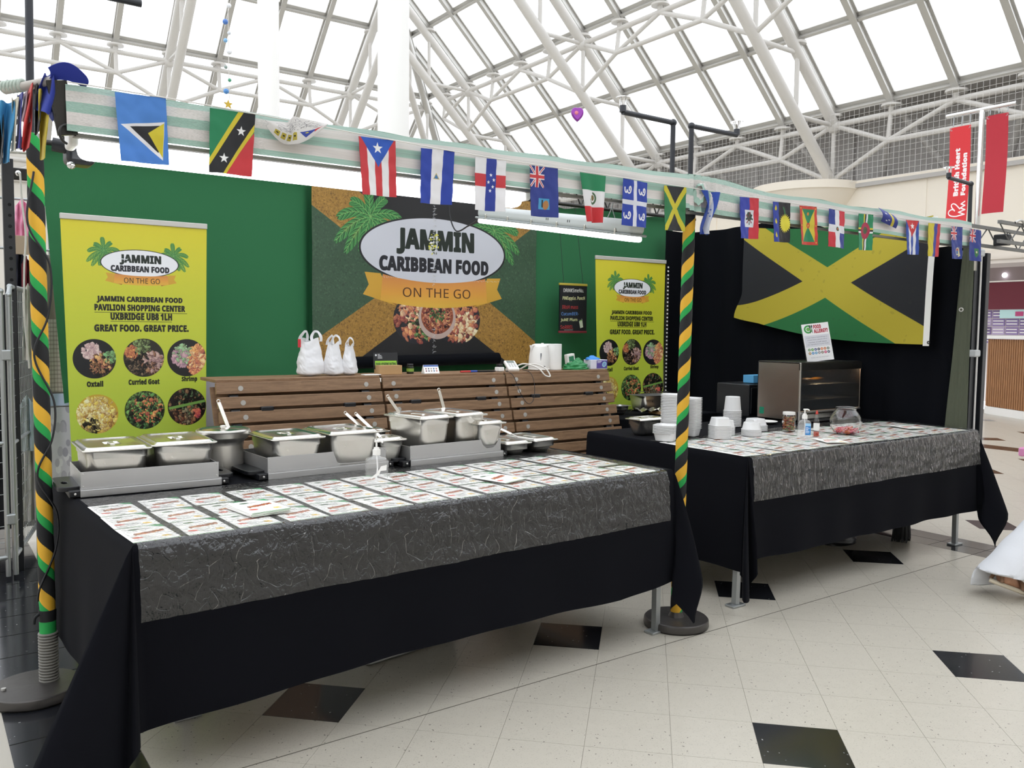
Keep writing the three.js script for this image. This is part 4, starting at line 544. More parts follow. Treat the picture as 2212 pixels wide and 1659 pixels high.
{
  const w = 1.965, h = 1.318, t = thing('logo_banner', 'big printed banner with an oval food stall name over crossed gold bands', 'banner', [2.322, 1.18, ZB2 + 0.055]);
  mesh('print', flip(sheet((u, v) => [u * w, h * (1 - v) + 0.02 * u * (v < 0.5 ? 1 - v * 2 : 0), 0.008 * N3(u * 5, v * 4) + 0.006 * Math.abs(Math.sin(u * Math.PI * 3)) + 0.004], 60, 40, 0.002)), mat('#ffffff', 0.42, { map: bannerTex }), t);
  const ties = []; for (let k = 0; k < 30; k++) { const y = 0.06 + k * 0.042; if (y > 0.3 && y < 0.62) continue; ties.push(tube([[0.978 + rr(-0.012, 0), y, 0.014], [0.985, y + rr(-0.008, 0.008), 0.024], [0.99 + rr(0, 0.014), y + rr(-0.006, 0.006), 0.014]], 0.0014, 6, 5)); }
  mesh('wire_stitch', ties, M.alu, t); for (const [x, y] of [[0.03, 1.29], [1.93, 0.03], [1.93, 1.3], [0.03, 0.03]]) mesh('eyelet', new THREE.TorusGeometry(0.008, 0.003, 6, 14).translate(x, y, 0.014), M.alu, t);
  mesh('hem_tube', bar(V(0.24, 0.03, 0.05), V(1.55, 0.05, 0.06), 0.045, 14), M.drape, t);
}
const rollTex = canvas(800, 1400, (x, W, Hh) => {
  const g = x.createLinearGradient(0, 0, 0, Hh); g.addColorStop(0, '#cfc42f'); g.addColorStop(0.35, '#bcc337'); g.addColorStop(1, '#9fba45'); x.fillStyle = g; x.fillRect(0, 0, W, Hh);
  const X = (px) => (px - 133) / 308 * W, Y = (py) => (py - 479) / 537.6 * Hh, B = (s, a, b, c, d, f = BOLD) => textBox(x, s, X(a), Y(b), X(c), Y(d), f, '#16180f');
  x.globalAlpha = 0.85; palm(x, X(217), Y(541), 92, { lean: 0.3 }); palm(x, X(366), Y(545), 92, { lean: -0.35 }); x.globalAlpha = 1;
  logo(x, X(293), Y(566), 214, 76, false); x.fillStyle = '#dfe2e8'; x.save(); x.translate(X(262), Y(557)); x.rotate(0.05); x.fillRect(-50, 0, 60, 5); x.restore(); ribbonPrint(x, X(295), Y(590), 310, 54, 10); B('ON THE GO', 257, 598, 335, 610, REG);
  B('JAMMIN CARIBBEAN FOOD', 199, 640, 385, 654); B('PAVILION SHOPPING CENTER', 194, 658, 391, 671); B('UXBRIDGE UB8 1LH', 227, 677, 361, 691); B('GREAT FOOD. GREAT PRICE.', 192, 703, 399, 717);
  x.fillStyle = '#2a2c1c'; x.fillRect(X(193), Y(675), X(396) - X(193), 2.5); x.fillRect(X(226), Y(694.5), X(361) - X(226), 2.5);
  const C = (cx, cy, cols, bg) => food(x, X(cx), Y(cy), 118, 112, cols, bg, 700);
  C(190, 777, [['#c9a5a0', -0.15, -0.4, 0.4], ['#8a5a30', 0.3, 0.2, 0.5], ['#c98a4a', 0.25, 0.3, 0.45], ['#4a2a1c', 0.3, 0.4, 0.5], ['#6a9a5a', 0.75, -0.05, 0.3]], '#14171b'); C(297, 776, [['#b58e86', 0.45, 0.2, 0.5], ['#7a4a34', 0.4, 0.3, 0.6], ['#6a7a44', -0.1, -0.6, 0.4], ['#3a2a20', -0.3, 0.3, 0.6], ['#c8742c', -0.6, -0.3, 0.3]], '#26241f'); C(395, 777, [['#b98a98', -0.3, -0.05, 0.5], ['#d98a3c', 0.55, -0.2, 0.5], ['#c86a3a', 0.5, 0.4, 0.5], ['#8ab07a', -0.2, -0.2, 0.5], ['#e0b06a', 0.5, 0.1, 0.5]], '#1a1a1c');
  C(192, 898, [['#d8c25a', 0, 0, 0.95], ['#c9a02c', 0, 0.2, 0.9], ['#e4d68a', -0.2, 0, 0.8], ['#3a3018', -0.3, 0.6, 0.4]], '#b89a34'); C(297, 894, [['#3f5a24', 0, 0, 0.95], ['#26401c', 0, 0.1, 0.95], ['#c86a2c', 0.1, 0, 0.8], ['#6a8a3a', 0, -0.2, 0.9]], '#2c3a1c'); C(395, 890, [['#4a2c1c', 0, 0, 0.95], ['#7a4428', -0.1, 0.4, 0.6], ['#26301c', 0.2, -0.3, 0.8], ['#d8502c', 0.5, 0.35, 0.2], ['#8a7a5a', 0, 0.5, 0.4]], '#1c1512');
  x.strokeStyle = '#6f9a4a'; x.lineWidth = 16; x.beginPath(); x.moveTo(X(352), Y(893)); x.lineTo(X(438), Y(878)); x.stroke();
  B('Oxtail', 172, 826, 206, 838); B('Curried Goat', 262, 824, 331, 836); B('Shrimp', 383, 821, 419, 834); B('Ackee', 150, 962, 180, 974);
});
M.roll = mat('#ffffff', 0.38, { map: rollTex });
function rollUp(label, p, turn, wob) {
  const t = thing('roll_up_banner', label, 'banner', p, turn), w = 0.79, h = 1.4;
  mesh('print', flip(sheet((u, v) => [(u - 0.5) * w * (1 - 0.07 * v) + 0.0, 2.05 - v * h, wob * Math.sin(u * 5 + v * 3) * (0.3 + v) + 0.012 * v], 30, 40, 0.001)), M.roll, t);
  mesh('top_rail', [bx(w + 0.005, 0.032, 0.016, 0, 2.066, 0, 0.004)], M.alu, t); mesh('support_pole', bar(V(0, 0.06, -0.05), V(0, 2.06, -0.02), 0.008), M.alu, t); mesh('base_cassette', bx(0.86, 0.08, 0.2, 0, 0.04, -0.02, 0.02), M.alu, t);
  mesh('print_lower', bx(w * 0.92, 0.6, 0.0012, 0, 0.36, 0.012), mat('#9fba45', 0.4), t);
  return t;
}
rollUp('yellow-green roll-up food banner standing at the left behind the steel pans', [1.098, 0, -5.3], 0, 0.004);
{ const r = rollUp('yellow-green roll-up food banner at the right end of the green cloth', [5.06, 0, -5.36], -0.04, 0.014); const holes = mesh('perforated_post', [bx(0.035, 1.9, 0.03, 0.43, 1.0, -0.02, 0.003)], M.darkMetal, r); holes.userData.label = 'dark perforated post at the banner edge'; mesh('post_hole', Array.from({ length: 34 }, (_, k) => new THREE.CylinderGeometry(0.008, 0.008, 0.004, 10).rotateX(Math.PI / 2).translate(0.43, 0.9 + k * 0.034, -0.003)), M.plasticWhite, r); }
const menuTex = canvas(280, 400, (x, W, Hh) => {
  x.fillStyle = '#121317'; x.fillRect(0, 0, W, Hh); x.transform(1, -0.02, -0.05, 1, 8, 2); const B = (s, y, h, c, a = 22, b = 262) => { for (const d of [0, 1.5]) textBox(x, s, a + d, y + d, b + d, y + h, REG, c); };
  B('DRiNKSmeNu.', 28, 34, '#d6d6d2', 30, 240); B('PiNEappLe. PuncH', 96, 40, '#dfe0a8', 26, 256); B('IRisH mass', 172, 34, '#b23434', 26, 190); B('CucumBER-', 232, 30, '#5a86c4', 22, 200); B('JuNE Plum', 284, 34, '#d8dca2', 18, 190); B('SoRREL', 346, 32, '#b23434', 20, 150);
  x.fillStyle = '#cfd8c0'; x.beginPath(); x.moveTo(206, 300); x.lineTo(240, 292); x.lineTo(256, 366); x.lineTo(226, 374); x.fill(); x.fillStyle = '#121317'; x.beginPath(); x.ellipse(223, 304, 17, 9, -0.2, 0, 7); x.fill(); x.fillStyle = '#9ac07a'; x.beginPath(); x.ellipse(226, 308, 12, 6, -0.2, 0, 7); x.fill(); x.fillStyle = '#c9c9c5'; x.fillRect(60, 386, 90, 3);
});
{
  const t = thing('menu_board', 'small black chalk drinks menu hanging on two strings against the green cloth', 'menu board', [4.60, 1.645, -5.58], -0.02);
  mesh('board', new THREE.BoxGeometry(0.29, 0.39, 0.012), [M.blackPaint, M.blackPaint, M.blackPaint, M.blackPaint, mat('#ffffff', 0.85, { map: menuTex }), M.blackPaint], t); mesh('top_strip', bx(0.3, 0.02, 0.018, 0, 0.2, 0, 0.004), mat('#b4a23c', 0.6), t); mesh('bottom_strip', bx(0.3, 0.018, 0.018, 0, -0.2, 0, 0.004), mat('#7d2630', 0.6), t);
  for (const s of [-1, 1]) mesh('string', bar(V(s * 0.105, 0.2, 0.004), V(s * 0.09, 0.885, -0.11), 0.002, 5), M.cable, t);
}
// lattice girder along the top of the back
{
  const t = thing('lattice_girder', 'dark slim lattice girder spanning the top of the stall back', 'girder', [0.5, 0, -5.7]);
  mesh('chord', [bar(V(0, 2.53, 0), V(5.7, 2.53, 0), 0.016), bar(V(0, 2.84, 0), V(5.7, 2.84, 0), 0.016)], M.darkMetal, t);
  const z = []; for (let k = 0; k < 18; k++) z.push(bar(V(k * 0.305, 2.53, 0), V(k * 0.305 + 0.152, 2.84, 0), 0.007, 6), bar(V(k * 0.305 + 0.152, 2.84, 0), V(k * 0.305 + 0.305, 2.53, 0), 0.007, 6)); mesh('lattice', z, M.darkMetal, t);
  tag(mesh('cross_beam', bx(3.2, 0.045, 0.05, 4.3, 2.44, -4.18), mat('#4d524b', 0.5)), 'grey green beam crossing under the awning near the hanging lamp', 'beam');
}
// large flag on the curtain
{
  const jt = canvas(768, 480, (x, W, Hh) => { x.fillStyle = '#17191f'; x.fillRect(0, 0, W, Hh); x.fillStyle = '#1f6b37'; for (const s of [0, 1]) { x.beginPath(); x.moveTo(0, s * Hh); x.lineTo(W, s * Hh); x.lineTo(W / 2, Hh / 2); x.fill(); } x.strokeStyle = '#b3a42e'; x.lineWidth = 112; for (const [a, b, c, d] of [[-0.03, -0.03, 1.03, 1.03], [1.03, -0.03, -0.03, 1.03]]) { x.beginPath(); x.moveTo(a * W, b * Hh); x.lineTo(c * W, d * Hh); x.stroke(); } for (let i = 0; i < 90; i++) { x.fillStyle = 'rgba(60,60,30,0.12)'; x.beginPath(); x.ellipse(rnd() * W, rnd() * Hh, rr(2, 9), rr(2, 6), rnd() * 3, 0, 7); x.fill(); } });
  const t = thing('large_flag', 'large green, gold and black saltire flag pinned on the black curtain', 'flag', [5.93, 0, -4.86]);
  const P = (u, v) => { const top = 2.36 - 0.07 * Math.sin(u * Math.PI) - 0.22 * sstep(u, 0.55, 1) * 0.3, bot = lerp(1.585, 1.385, Math.pow(u, 0.75)) - 0.045 * Math.sin(u * Math.PI), y = lerp(top, bot, v), z = u * 1.66 * (1 - 0.02 * v) + (u < 0.1 ? -(0.1 - u) * 0.9 * sstep(v, 0.7, 1) : 0); return [-0.02 - 0.012 * Math.sin(u * 9 + v * 3) - 0.02 * Math.sin(v * Math.PI) * u, y, z]; };
  mesh('flag_cloth', sheet((u, v) => P(u, v), 40, 26, 0.0015), mat('#ffffff', 0.75, { map: jt }), t);
  mesh('hoist_tape', sheet((u, v) => { const q = P(1, v); return [q[0] - 0.002, q[1] - 0.01, q[2] + 0.0 + u * 0.045 - 0.01]; }, 2, 20, 0.002), M.paper, t); mesh('grommet', new THREE.TorusGeometry(0.008, 0.004, 6, 12).rotateY(Math.PI / 2).translate(-0.03, 1.4, 1.665), M.darkMetal, t);
}
// ---------- lofted shells ----------
function rrRing(w, d, r, y, k = 6) { const P = []; for (const [cx, cz, a] of [[w / 2 - r, d / 2 - r, 0], [-w / 2 + r, d / 2 - r, 90], [-w / 2 + r, -d / 2 + r, 180], [w / 2 - r, -d / 2 + r, 270]]) for (let i = 0; i <= k; i++) { const t = (a + 90 * i / k) * Math.PI / 180; P.push([cx + r * Math.cos(t), y, cz + r * Math.sin(t)]); } return P; }
function elRing(a, b, y, like, cx = 0, cz = 0) { return like.map(([x, , z]) => { const t = Math.atan2(z / b, x / a); return [cx + a * Math.cos(t), y, cz + b * Math.sin(t)]; }); }
function loft(rings, caps = [false, true]) {
  const N = rings[0].length, P = rings.flat(2), ix = [], uv = []; rings.forEach((r, j) => r.forEach((_, i) => uv.push(i / N * 4, j / rings.length)));
  for (let j = 0; j < rings.length - 1; j++) for (let i = 0; i < N; i++) { const a = j * N + i, b = j * N + (i + 1) % N, c = a + N, d = b + N; ix.push(a, c, b, b, c, d); }
  const cap = (j, flip) => { const r = rings[j], c = P.length / 3; P.push(r.reduce((s, p) => s + p[0], 0) / N, r[0][1], r.reduce((s, p) => s + p[2], 0) / N); uv.push(0.5, 0.5); for (let i = 0; i < N; i++) { const a = j * N + i, b = j * N + (i + 1) % N; ix.push(...(flip ? [c, b, a] : [c, a, b].reverse().reverse())); } };
  if (caps[0]) cap(0, false); if (caps[1]) cap(rings.length - 1, true);
  const g = new THREE.BufferGeometry(); g.setAttribute('position', new THREE.Float32BufferAttribute(P, 3)); g.setAttribute('uv', new THREE.Float32BufferAttribute(uv, 2)); g.setIndex(ix); g.computeVertexNormals(); return g;
}
function gnPan(label, w, d, h, p, turn, o = {}) {   // steel serving pan, origin at the rim
  const t = thing('steel_pan', label, 'pan', p, turn, 'steel serving pans'), r = 0.028, b = 0.05;
  mesh('body', loft([rrRing(w, d, 0.014, 0), rrRing(w, d, 0.014, -0.003), rrRing(w - 0.024, d - 0.024, r, -0.003), rrRing(w - 0.026, d - 0.026, r, -0.03), rrRing(w - 0.032, d - 0.032, r, -0.032), rrRing(w - 0.034, d - 0.034, b * 0.8, -h * 0.55), rrRing(w - 0.044, d - 0.044, b, -h + 0.02), rrRing(w - 0.06, d - 0.06, b, -h)]), M.steel, t);
  if (o.open) { mesh('inside', loft([rrRing(w - 0.028, d - 0.028, r, 0), rrRing(w - 0.05, d - 0.05, b, -h + 0.01)]), M.steelDull, t); return t; }
  const L = rrRing(w, d, 0.016, 0), a = Math.min(0.055, w * 0.24), c = Math.min(0.04, d * 0.16);
  mesh('lid', loft([rrRing(w + 0.002, d + 0.002, 0.016, 0.0005), rrRing(w + 0.004, d + 0.004, 0.016, 0.004), rrRing(w - 0.006, d - 0.006, 0.016, 0.006), rrRing(w - 0.02, d - 0.02, 0.02, 0.005), rrRing(w - 0.034, d - 0.034, 0.024, 0.014), rrRing(w - 0.05, d - 0.05, 0.026, 0.014), rrRing(w - 0.062, d - 0.062, 0.026, 0.009), elRing(a + 0.012, c + 0.012, 0.009, L), elRing(a + 0.004, c + 0.004, 0.011, L), elRing(a, c, 0.009, L), elRing(a * 0.8, c * 0.8, -0.006, L), elRing(a * 0.3, c * 0.3, -0.01, L)]), M.steelMirror, t);
  mesh('lid_handle', bx(0.02, 0.007, c * 2, 0, 0.0095, 0, 0.003), M.steel, t); return t;
}
function ladle(label, a, b, wide = 0.008) {
  const t = thing('ladle', label, 'ladle', a.toArray()), d = b.clone().sub(a), e = d.clone().normalize();
  mesh('handle', [beam(V(0, 0, 0), d, wide * 2, wide * 0.7, V(0, 0, 1)), new THREE.TorusGeometry(wide * 0.9, wide * 0.3, 6, 16).translate(d.x + e.x * wide, d.y + e.y * wide, d.z)], M.steelMirror, t);
  mesh('shank', bar(V(0, 0, 0), e.clone().multiplyScalar(-0.05), 0.0032, 8), M.steel, t); return t;
}
// food warmers
function warmer(label, p, turn, w, hole) {
  const t = thing('food_warmer', label, 'food warmer', p, turn), d = 0.33, h = 0.094;
  mesh('front_panel', bx(w, h - 0.028, 0.004, w / 2, 0.03 + (h - 0.028) / 2, 0, 0.001), M.steelDull, t); mesh('flange', [bx(w + 0.012, 0.028, 0.006, w / 2 + 0.003, 0.014, 0.012, 0.002), bx(w + 0.012, 0.004, 0.016, w / 2 + 0.003, 0.03, 0.005)], M.steelDull, t);
  mesh('side_panel', bx(0.004, h - 0.01, d, 0.002, 0.05, -d / 2, 0.001), M.steelDull, t); mesh('side_panel', bx(0.004, h - 0.01, d, w - 0.002, 0.05, -d / 2, 0.001), M.steelDull, t); mesh('back_panel', bx(w, h - 0.01, 0.004, w / 2, 0.05, -d), M.steelDull, t);
  mesh('heating_plate', bx(w - 0.01, 0.012, d - 0.01, w / 2, 0.02, -d / 2), M.blackPaint, t);
  for (const s of [0, 1]) {
    const sh = rrShape(0.085, 0.26, 0.03), q = new THREE.Path(); q.absellipse(s ? 0.012 : -0.012, -0.02, 0.014, 0.032, 0, Math.PI * 2, true); if (hole) sh.holes.push(q);
    mesh('end_handle', ext(sh, 0.012, 0.003).rotateX(-Math.PI / 2).translate(s ? w + 0.03 : -0.03, 0.022, -d / 2), M.blackPlastic, t); mesh('end_skirt', bx(0.05, 0.026, d - 0.03, s ? w + 0.016 : -0.016, 0.013, -d / 2 + 0.02, 0.004), M.blackPlastic, t);
    mesh('bolt', new THREE.SphereGeometry(0.005, 10, 6).translate(s ? w + 0.02 : -0.02, 0.014, 0.008), M.alu, t);
  }
  for (const x of [0.008, w - 0.008]) for (const y of [0.04, 0.088]) mesh('rivet', new THREE.SphereGeometry(0.0028, 8, 6).translate(x, y, 0.002), M.alu, t);
}
warmer('low steel food warmer under the two leftmost steel pans, its black handle overhanging', [0.521, H + 0.003, -3.566], -0.03, 0.515, true);
warmer('low steel food warmer in the middle, between the round pot and the square pans', [1.245, H + 0.003, -3.556], 0.05, 0.58, false);
warmer('low steel food warmer at the right, under the tallest steel pans', [1.935, H + 0.003, -3.55], 0.05, 0.545, false);
gnPan('leftmost lidded steel pan, next to the left end of the near counter', 0.252, 0.345, 0.12, [0.662, 0.978, -3.745], -0.03);
gnPan('second lidded steel pan from the left, right beside the round pot', 0.256, 0.345, 0.12, [0.918, 0.982, -3.75], -0.03);
gnPan('lidded steel pan just right of the round pot', 0.252, 0.31, 0.12, [1.382, 0.976, -3.70], 0.03);
gnPan('lidded steel pan left of the two slanting ladles', 0.262, 0.31, 0.15, [1.652, 0.982, -3.70], 0.04);
gnPan('small lidded steel pan in front of the gap before the tallest pans', 0.165, 0.162, 0.115, [1.855, 0.932, -3.66], 0.06);
gnPan('small steel pan behind the front small one, half hidden by ladles', 0.165, 0.162, 0.12, [1.868, 0.95, -3.86], 0.02);
gnPan('tallest lidded steel pan with a ladle at its left corner', 0.205, 0.32, 0.19, [2.075, 1.027, -3.72], 0.16);
gnPan('tall narrow lidded steel pan with an upright ladle handle', 0.205, 0.33, 0.185, [2.30, 1.027, -3.755], 0.12);
gnPan('lidded steel pan at the right end of the right food warmer', 0.176, 0.2, 0.125, [2.405, 0.985, -3.64], 0.04);
gnPan('shallow lidded steel pan lying on the cloth, left one of the last two', 0.17, 0.29, 0.06, [2.585, 0.868, -3.70], 0.02);
gnPan('shallow lidded steel pan lying on the cloth, farthest right on the near counter', 0.17, 0.29, 0.06, [2.765, 0.871, -3.71], 0.08);
{
  const t = thing('round_pot', 'round steel pot with a flared rim and lid between two food warmers', 'pot', [1.148, H, -3.86]);
  mesh('body', lathe([[0, 0.003], [0.08, 0.003], [0.086, 0.012], [0.088, 0.02], [0.088, 0.128], [0.09, 0.132], [0.09, 0.14], [0.094, 0.148], [0.108, 0.158], [0.112, 0.166], [0.112, 0.186], [0.117, 0.19], [0.117, 0.194], [0.11, 0.194]], 48), M.steel, t);
  mesh('lid', lathe([[0, 0.199], [0.03, 0.2], [0.06, 0.198], [0.085, 0.194], [0.1, 0.197], [0.109, 0.2], [0.112, 0.195]], 48), M.steelMirror, t); mesh('lid_knob', lathe([[0, 0.216], [0.012, 0.214], [0.014, 0.208], [0.008, 0.2]], 20), M.steel, t);
}
ladle('steel ladle leaning out of the round pot', V(1.198, 0.985, -3.93), V(1.166, 1.112, -3.98)); ladle('steel ladle at the left corner of the tallest pan', V(2.03, 1.035, -3.84), V(1.985, 1.112, -3.87)); ladle('steel ladle with an upright handle in the tall narrow pan', V(2.335, 1.02, -3.9), V(2.318, 1.128, -3.93), 0.009);
ladle('slanting steel ladle with a looped tip, left of two', V(1.80, 0.975, -3.78), V(1.738, 1.045, -3.84), 0.007); ladle('slanting steel ladle crossing the small pan, right of two', V(1.825, 0.945, -3.64), V(1.765, 1.045, -3.78), 0.007); ladle('short steel spoon handle over the shallow pans', V(2.62, 0.905, -3.68), V(2.605, 0.925, -3.76), 0.006);
// pump bottles
function pumpBottle(label, p, turn, w, h, d, fill, lbl) {
  const t = thing('pump_bottle', label, 'pump bottle', p, turn);
  mesh('bottle', loft([rrRing(w - 0.01, d - 0.008, 0.012, 0.0), rrRing(w, d, 0.014, 0.006), rrRing(w, d, 0.014, h - 0.012), rrRing(w - 0.014, d - 0.008, 0.014, h - 0.002), rrRing(0.034, 0.03, 0.0149, h + 0.004), rrRing(0.03, 0.028, 0.0139, h + 0.014)], [true, false]), fill ? mat('#ffffff', 0.12, { transmission: 0.85, thickness: 0 }) : mat('#ffffff', 0.1, { transmission: 0.96, thickness: 0, ior: 1.75 }), t);
  mesh('collar', [new THREE.CylinderGeometry(0.0165, 0.0165, 0.022, 20).translate(0, h + 0.022, 0), new THREE.CylinderGeometry(0.011, 0.013, 0.01, 16).translate(0, h + 0.038, 0)], M.plasticWhite, t);
  mesh('pump_head', [bar(V(0, h + 0.03, 0), V(0, h + 0.066, 0), 0.0042, 10), bx(0.022, 0.009, 0.013, 0.002, h + 0.068, 0, 0.003), tube([[0, h + 0.068, 0], [0.016, h + 0.069, 0.004], [0.026, h + 0.062, 0.008]], 0.0042, 10, 8)], M.plasticWhite, t);
  mesh('dip_tube', tube([[0, h + 0.01, 0], [0.004, h * 0.55, 0], [-0.004, 0.012, 0]], 0.0035, 16, 6), M.frosted, t);
  if (lbl) mesh('label', new THREE.BoxGeometry(lbl[0], lbl[1], 0.0008).translate(lbl[2], lbl[3], d / 2 + 0.0006), lbl[4], t);
  return t;
}
{ const t = pumpBottle('empty clear pump bottle standing on the film of the near counter', [1.588, H + 0.006, -3.205], -0.35, 0.092, 0.112, 0.05, false);
  mesh('torn_label', ext([[-0.034, 0.028], [-0.005, 0.05], [0.012, 0.078], [0.036, 0.083], [0.034, 0.06], [0.01, 0.058], [0.004, 0.042], [-0.03, 0.024]], 0.0006).translate(0.004, 0, 0.0258), M.paper, t); }
const sanTex = canvas(160, 256, (x, w, h) => { x.fillStyle = '#2d7fc4'; x.fillRect(0, 0, w, h); x.fillStyle = '#9ecdf0'; x.fillRect(0, 0, w, 60); x.fillStyle = '#e9f2fa'; for (let i = 0; i < 7; i++) x.fillRect(16, 84 + i * 20, rr(60, 120), 8); });
pumpBottle('clear sanitizer pump bottle with a blue label on the far counter', [4.49, H + 0.006, -3.19], -0.75, 0.076, 0.11, 0.04, true, [0.032, 0.072, 0.018, 0.058, mat('#ffffff', 0.4, { map: sanTex })]);
// far counter: jar, sauce, bowl
{
  const t = thing('pickle_jar', 'glass jar of orange and brown pickles with a white lid before the display cabinet', 'jar', [4.715, H + 0.006, -3.47]);
  mesh('glass', lathe([[0, 0.0], [0.038, 0.0], [0.043, 0.006], [0.043, 0.09], [0.039, 0.1], [0.037, 0.11], [0.035, 0.11], [0.037, 0.098], [0.0405, 0.089], [0.0405, 0.007], [0.036, 0.003], [0, 0.003]], 36), M.glass, t); mesh('lid', lathe([[0, 0.128], [0.038, 0.128], [0.04, 0.126], [0.04, 0.11], [0.036, 0.11]], 32), M.plasticWhite, t);
  const cols = ['#b8682f', '#c98a4a', '#8a4a24', '#d2a868', '#6f7a3a', '#a33b22'].map((c) => mat(c, 0.4)); for (const [i, m] of cols.entries()) { const gs = []; for (let k = 0; k < 26; k++) { const a = rnd() * 6.3, r = Math.sqrt(rnd()) * 0.034; gs.push(new THREE.SphereGeometry(rr(0.005, 0.011), 8, 6).scale(1, rr(0.4, 0.9), rr(0.7, 1.3)).rotateY(rnd() * 3).translate(r * Math.cos(a), rr(0.01, 0.095), r * Math.sin(a))); } mesh('pickles', gs, m, t).userData.kind = 'stuff'; }
  const s = thing('sauce_bottle', 'slim glass hot sauce bottle with a red cap beside the sanitizer', 'bottle', [4.635, H + 0.006, -3.205]);
  mesh('glass', lathe([[0, 0], [0.016, 0], [0.018, 0.004], [0.018, 0.085], [0.015, 0.1], [0.009, 0.12], [0.0075, 0.142]], 24), M.clear, s); mesh('sauce', lathe([[0, 0.002], [0.0165, 0.002], [0.0165, 0.03], [0, 0.03]], 20), mat('#a8402a', 0.3), s); mesh('cap', lathe([[0, 0.164], [0.004, 0.162], [0.0085, 0.146], [0.009, 0.14], [0, 0.14]], 18), mat('#c23a2e', 0.4), s); mesh('label', new THREE.CylinderGeometry(0.0184, 0.0184, 0.042, 24, 1, true).translate(0, 0.062, 0), M.paper, s);
  const b = thing('glass_bowl', 'round glass fish bowl with pink sweets at the bottom', 'bowl', [4.925, H + 0.006, -3.19]);
  mesh('glass', lathe([[0, 0.0], [0.05, 0.0], [0.072, 0.012], [0.092, 0.04], [0.1, 0.078], [0.094, 0.112], [0.078, 0.14], [0.064, 0.156], [0.062, 0.162], [0.068, 0.17], [0.066, 0.173], [0.06, 0.162], [0.061, 0.154], [0.075, 0.138], [0.0905, 0.111], [0.0965, 0.078], [0.0885, 0.042], [0.069, 0.016], [0.048, 0.005], [0, 0.005]], 56), M.glass, b);
  for (const [i, c] of ['#d8405a', '#e87a8a', '#e8a0a0', '#d86a3a'].entries()) { const gs = []; for (let k = 0; k < 26; k++) { const a = rnd() * 6.3, r = Math.sqrt(rnd()) * 0.066, q = rr(0.006, 0.01); gs.push(new THREE.SphereGeometry(q, 8, 6).scale(1.5, 0.8, 0.9).rotateY(rnd() * 6).translate(r * Math.cos(a), 0.012 + rnd() * 0.034 * (1 - r / 0.09), r * Math.sin(a)), new THREE.ConeGeometry(q * 0.8, q * 1.4, 6).rotateZ(1.57).translate(r * Math.cos(a) + q * 1.7, 0.016 + rnd() * 0.02, r * Math.sin(a))); } mesh('sweets', gs, mat(c, 0.3), b).userData.kind = 'stuff'; }
}
// nested plastic tubs and boxes, every one a thing of its own
function tubProto(shape, w, h, label, group) {
  const k = shape === 'round', rg = (s, y) => k ? rrRing(w * s, w * s, w * s / 2 - 0.0005, y, 7) : rrRing(w * s, w * s, 0.018, y, 4), t = mesh('plastic_tub', loft([rg(0.8, 0), rg(0.83, 0.004), rg(0.97, h - 0.004), rg(1.06, h - 0.003), rg(1.06, h), rg(0.95, h), rg(0.8, 0.006)], [true, true]), M.frosted);
  return tag(t, label, 'tub', group);
}
function tubStack(shape, w, h, pitch, n, p, turn, label, group, flip) { const a = tubProto(shape, w, h, label, group); for (let k = 0; k < n; k++) { const o = k ? dup(a, [0, 0, 0], 0) : a; o.position.set(p[0], p[1] + k * pitch + (flip ? h : 0), p[2]); o.rotation.set(flip ? Math.PI : 0, turn, 0); } }
const HT = H + 0.006;
tubStack('square', 0.125, 0.05, 0.0065, 8, [3.665, HT, -3.56], 0.5, 'clear square plastic tub in the low stack left of the wrapped pole', 'low stack of square tubs by the wrapped pole');
tubStack('square', 0.13, 0.05, 0.0095, 24, [3.80, HT, -3.63], 0.55, 'clear square plastic tub in the tallest stack behind the wrapped pole', 'tallest stack of square tubs');
tubStack('square', 0.105, 0.05, 0.0095, 21, [3.965, HT, -3.64], 0.3, 'clear square plastic tub in the second tallest stack right of the wrapped pole', 'second tallest stack of square tubs');
tubStack('square', 0.108, 0.05, 0.0085, 10, [4.045, HT, -3.475], 0.4, 'clear square plastic tub in the front stack right of the pole', 'front stack of square tubs', true);
tubStack('square', 0.075, 0.045, 0.008, 7, [4.215, HT, -3.56], 0.2, 'small clear plastic tub in the small low stack before the cup tower', 'small low stack of tubs', true);
tubStack('round', 0.118, 0.1, 0.0105, 11, [4.63, HT, -3.87], 0, 'clear round plastic cup in the upturned tower of cups', 'upturned tower of round cups', true);
tubStack('round', 0.118, 0.045, 0.0075, 6, [4.325, HT, -3.46], 0, 'clear round plastic tub in the low round stack', 'low stack of round tubs', true);
tubStack('square', 0.115, 0.045, 0.0085, 5, [4.565, HT, -3.62], 0.15, 'clear plastic box in the low stack right of the round tubs', 'low stack of boxes by the cabinet', true);
gnPan('lidded steel pan on the far counter behind the clear tubs', 0.235, 0.16, 0.1, [3.80, 0.905, -3.86], -0.02);
tag(mesh('paper_plate', lathe([[0, 0.004], [0.06, 0.004], [0.085, 0.014], [0.088, 0.012], [0.06, 0.0], [0, 0]], 32, 5.0, HT, -3.88), M.paper), 'white paper plate lying beside the steel cabinet', 'plate');
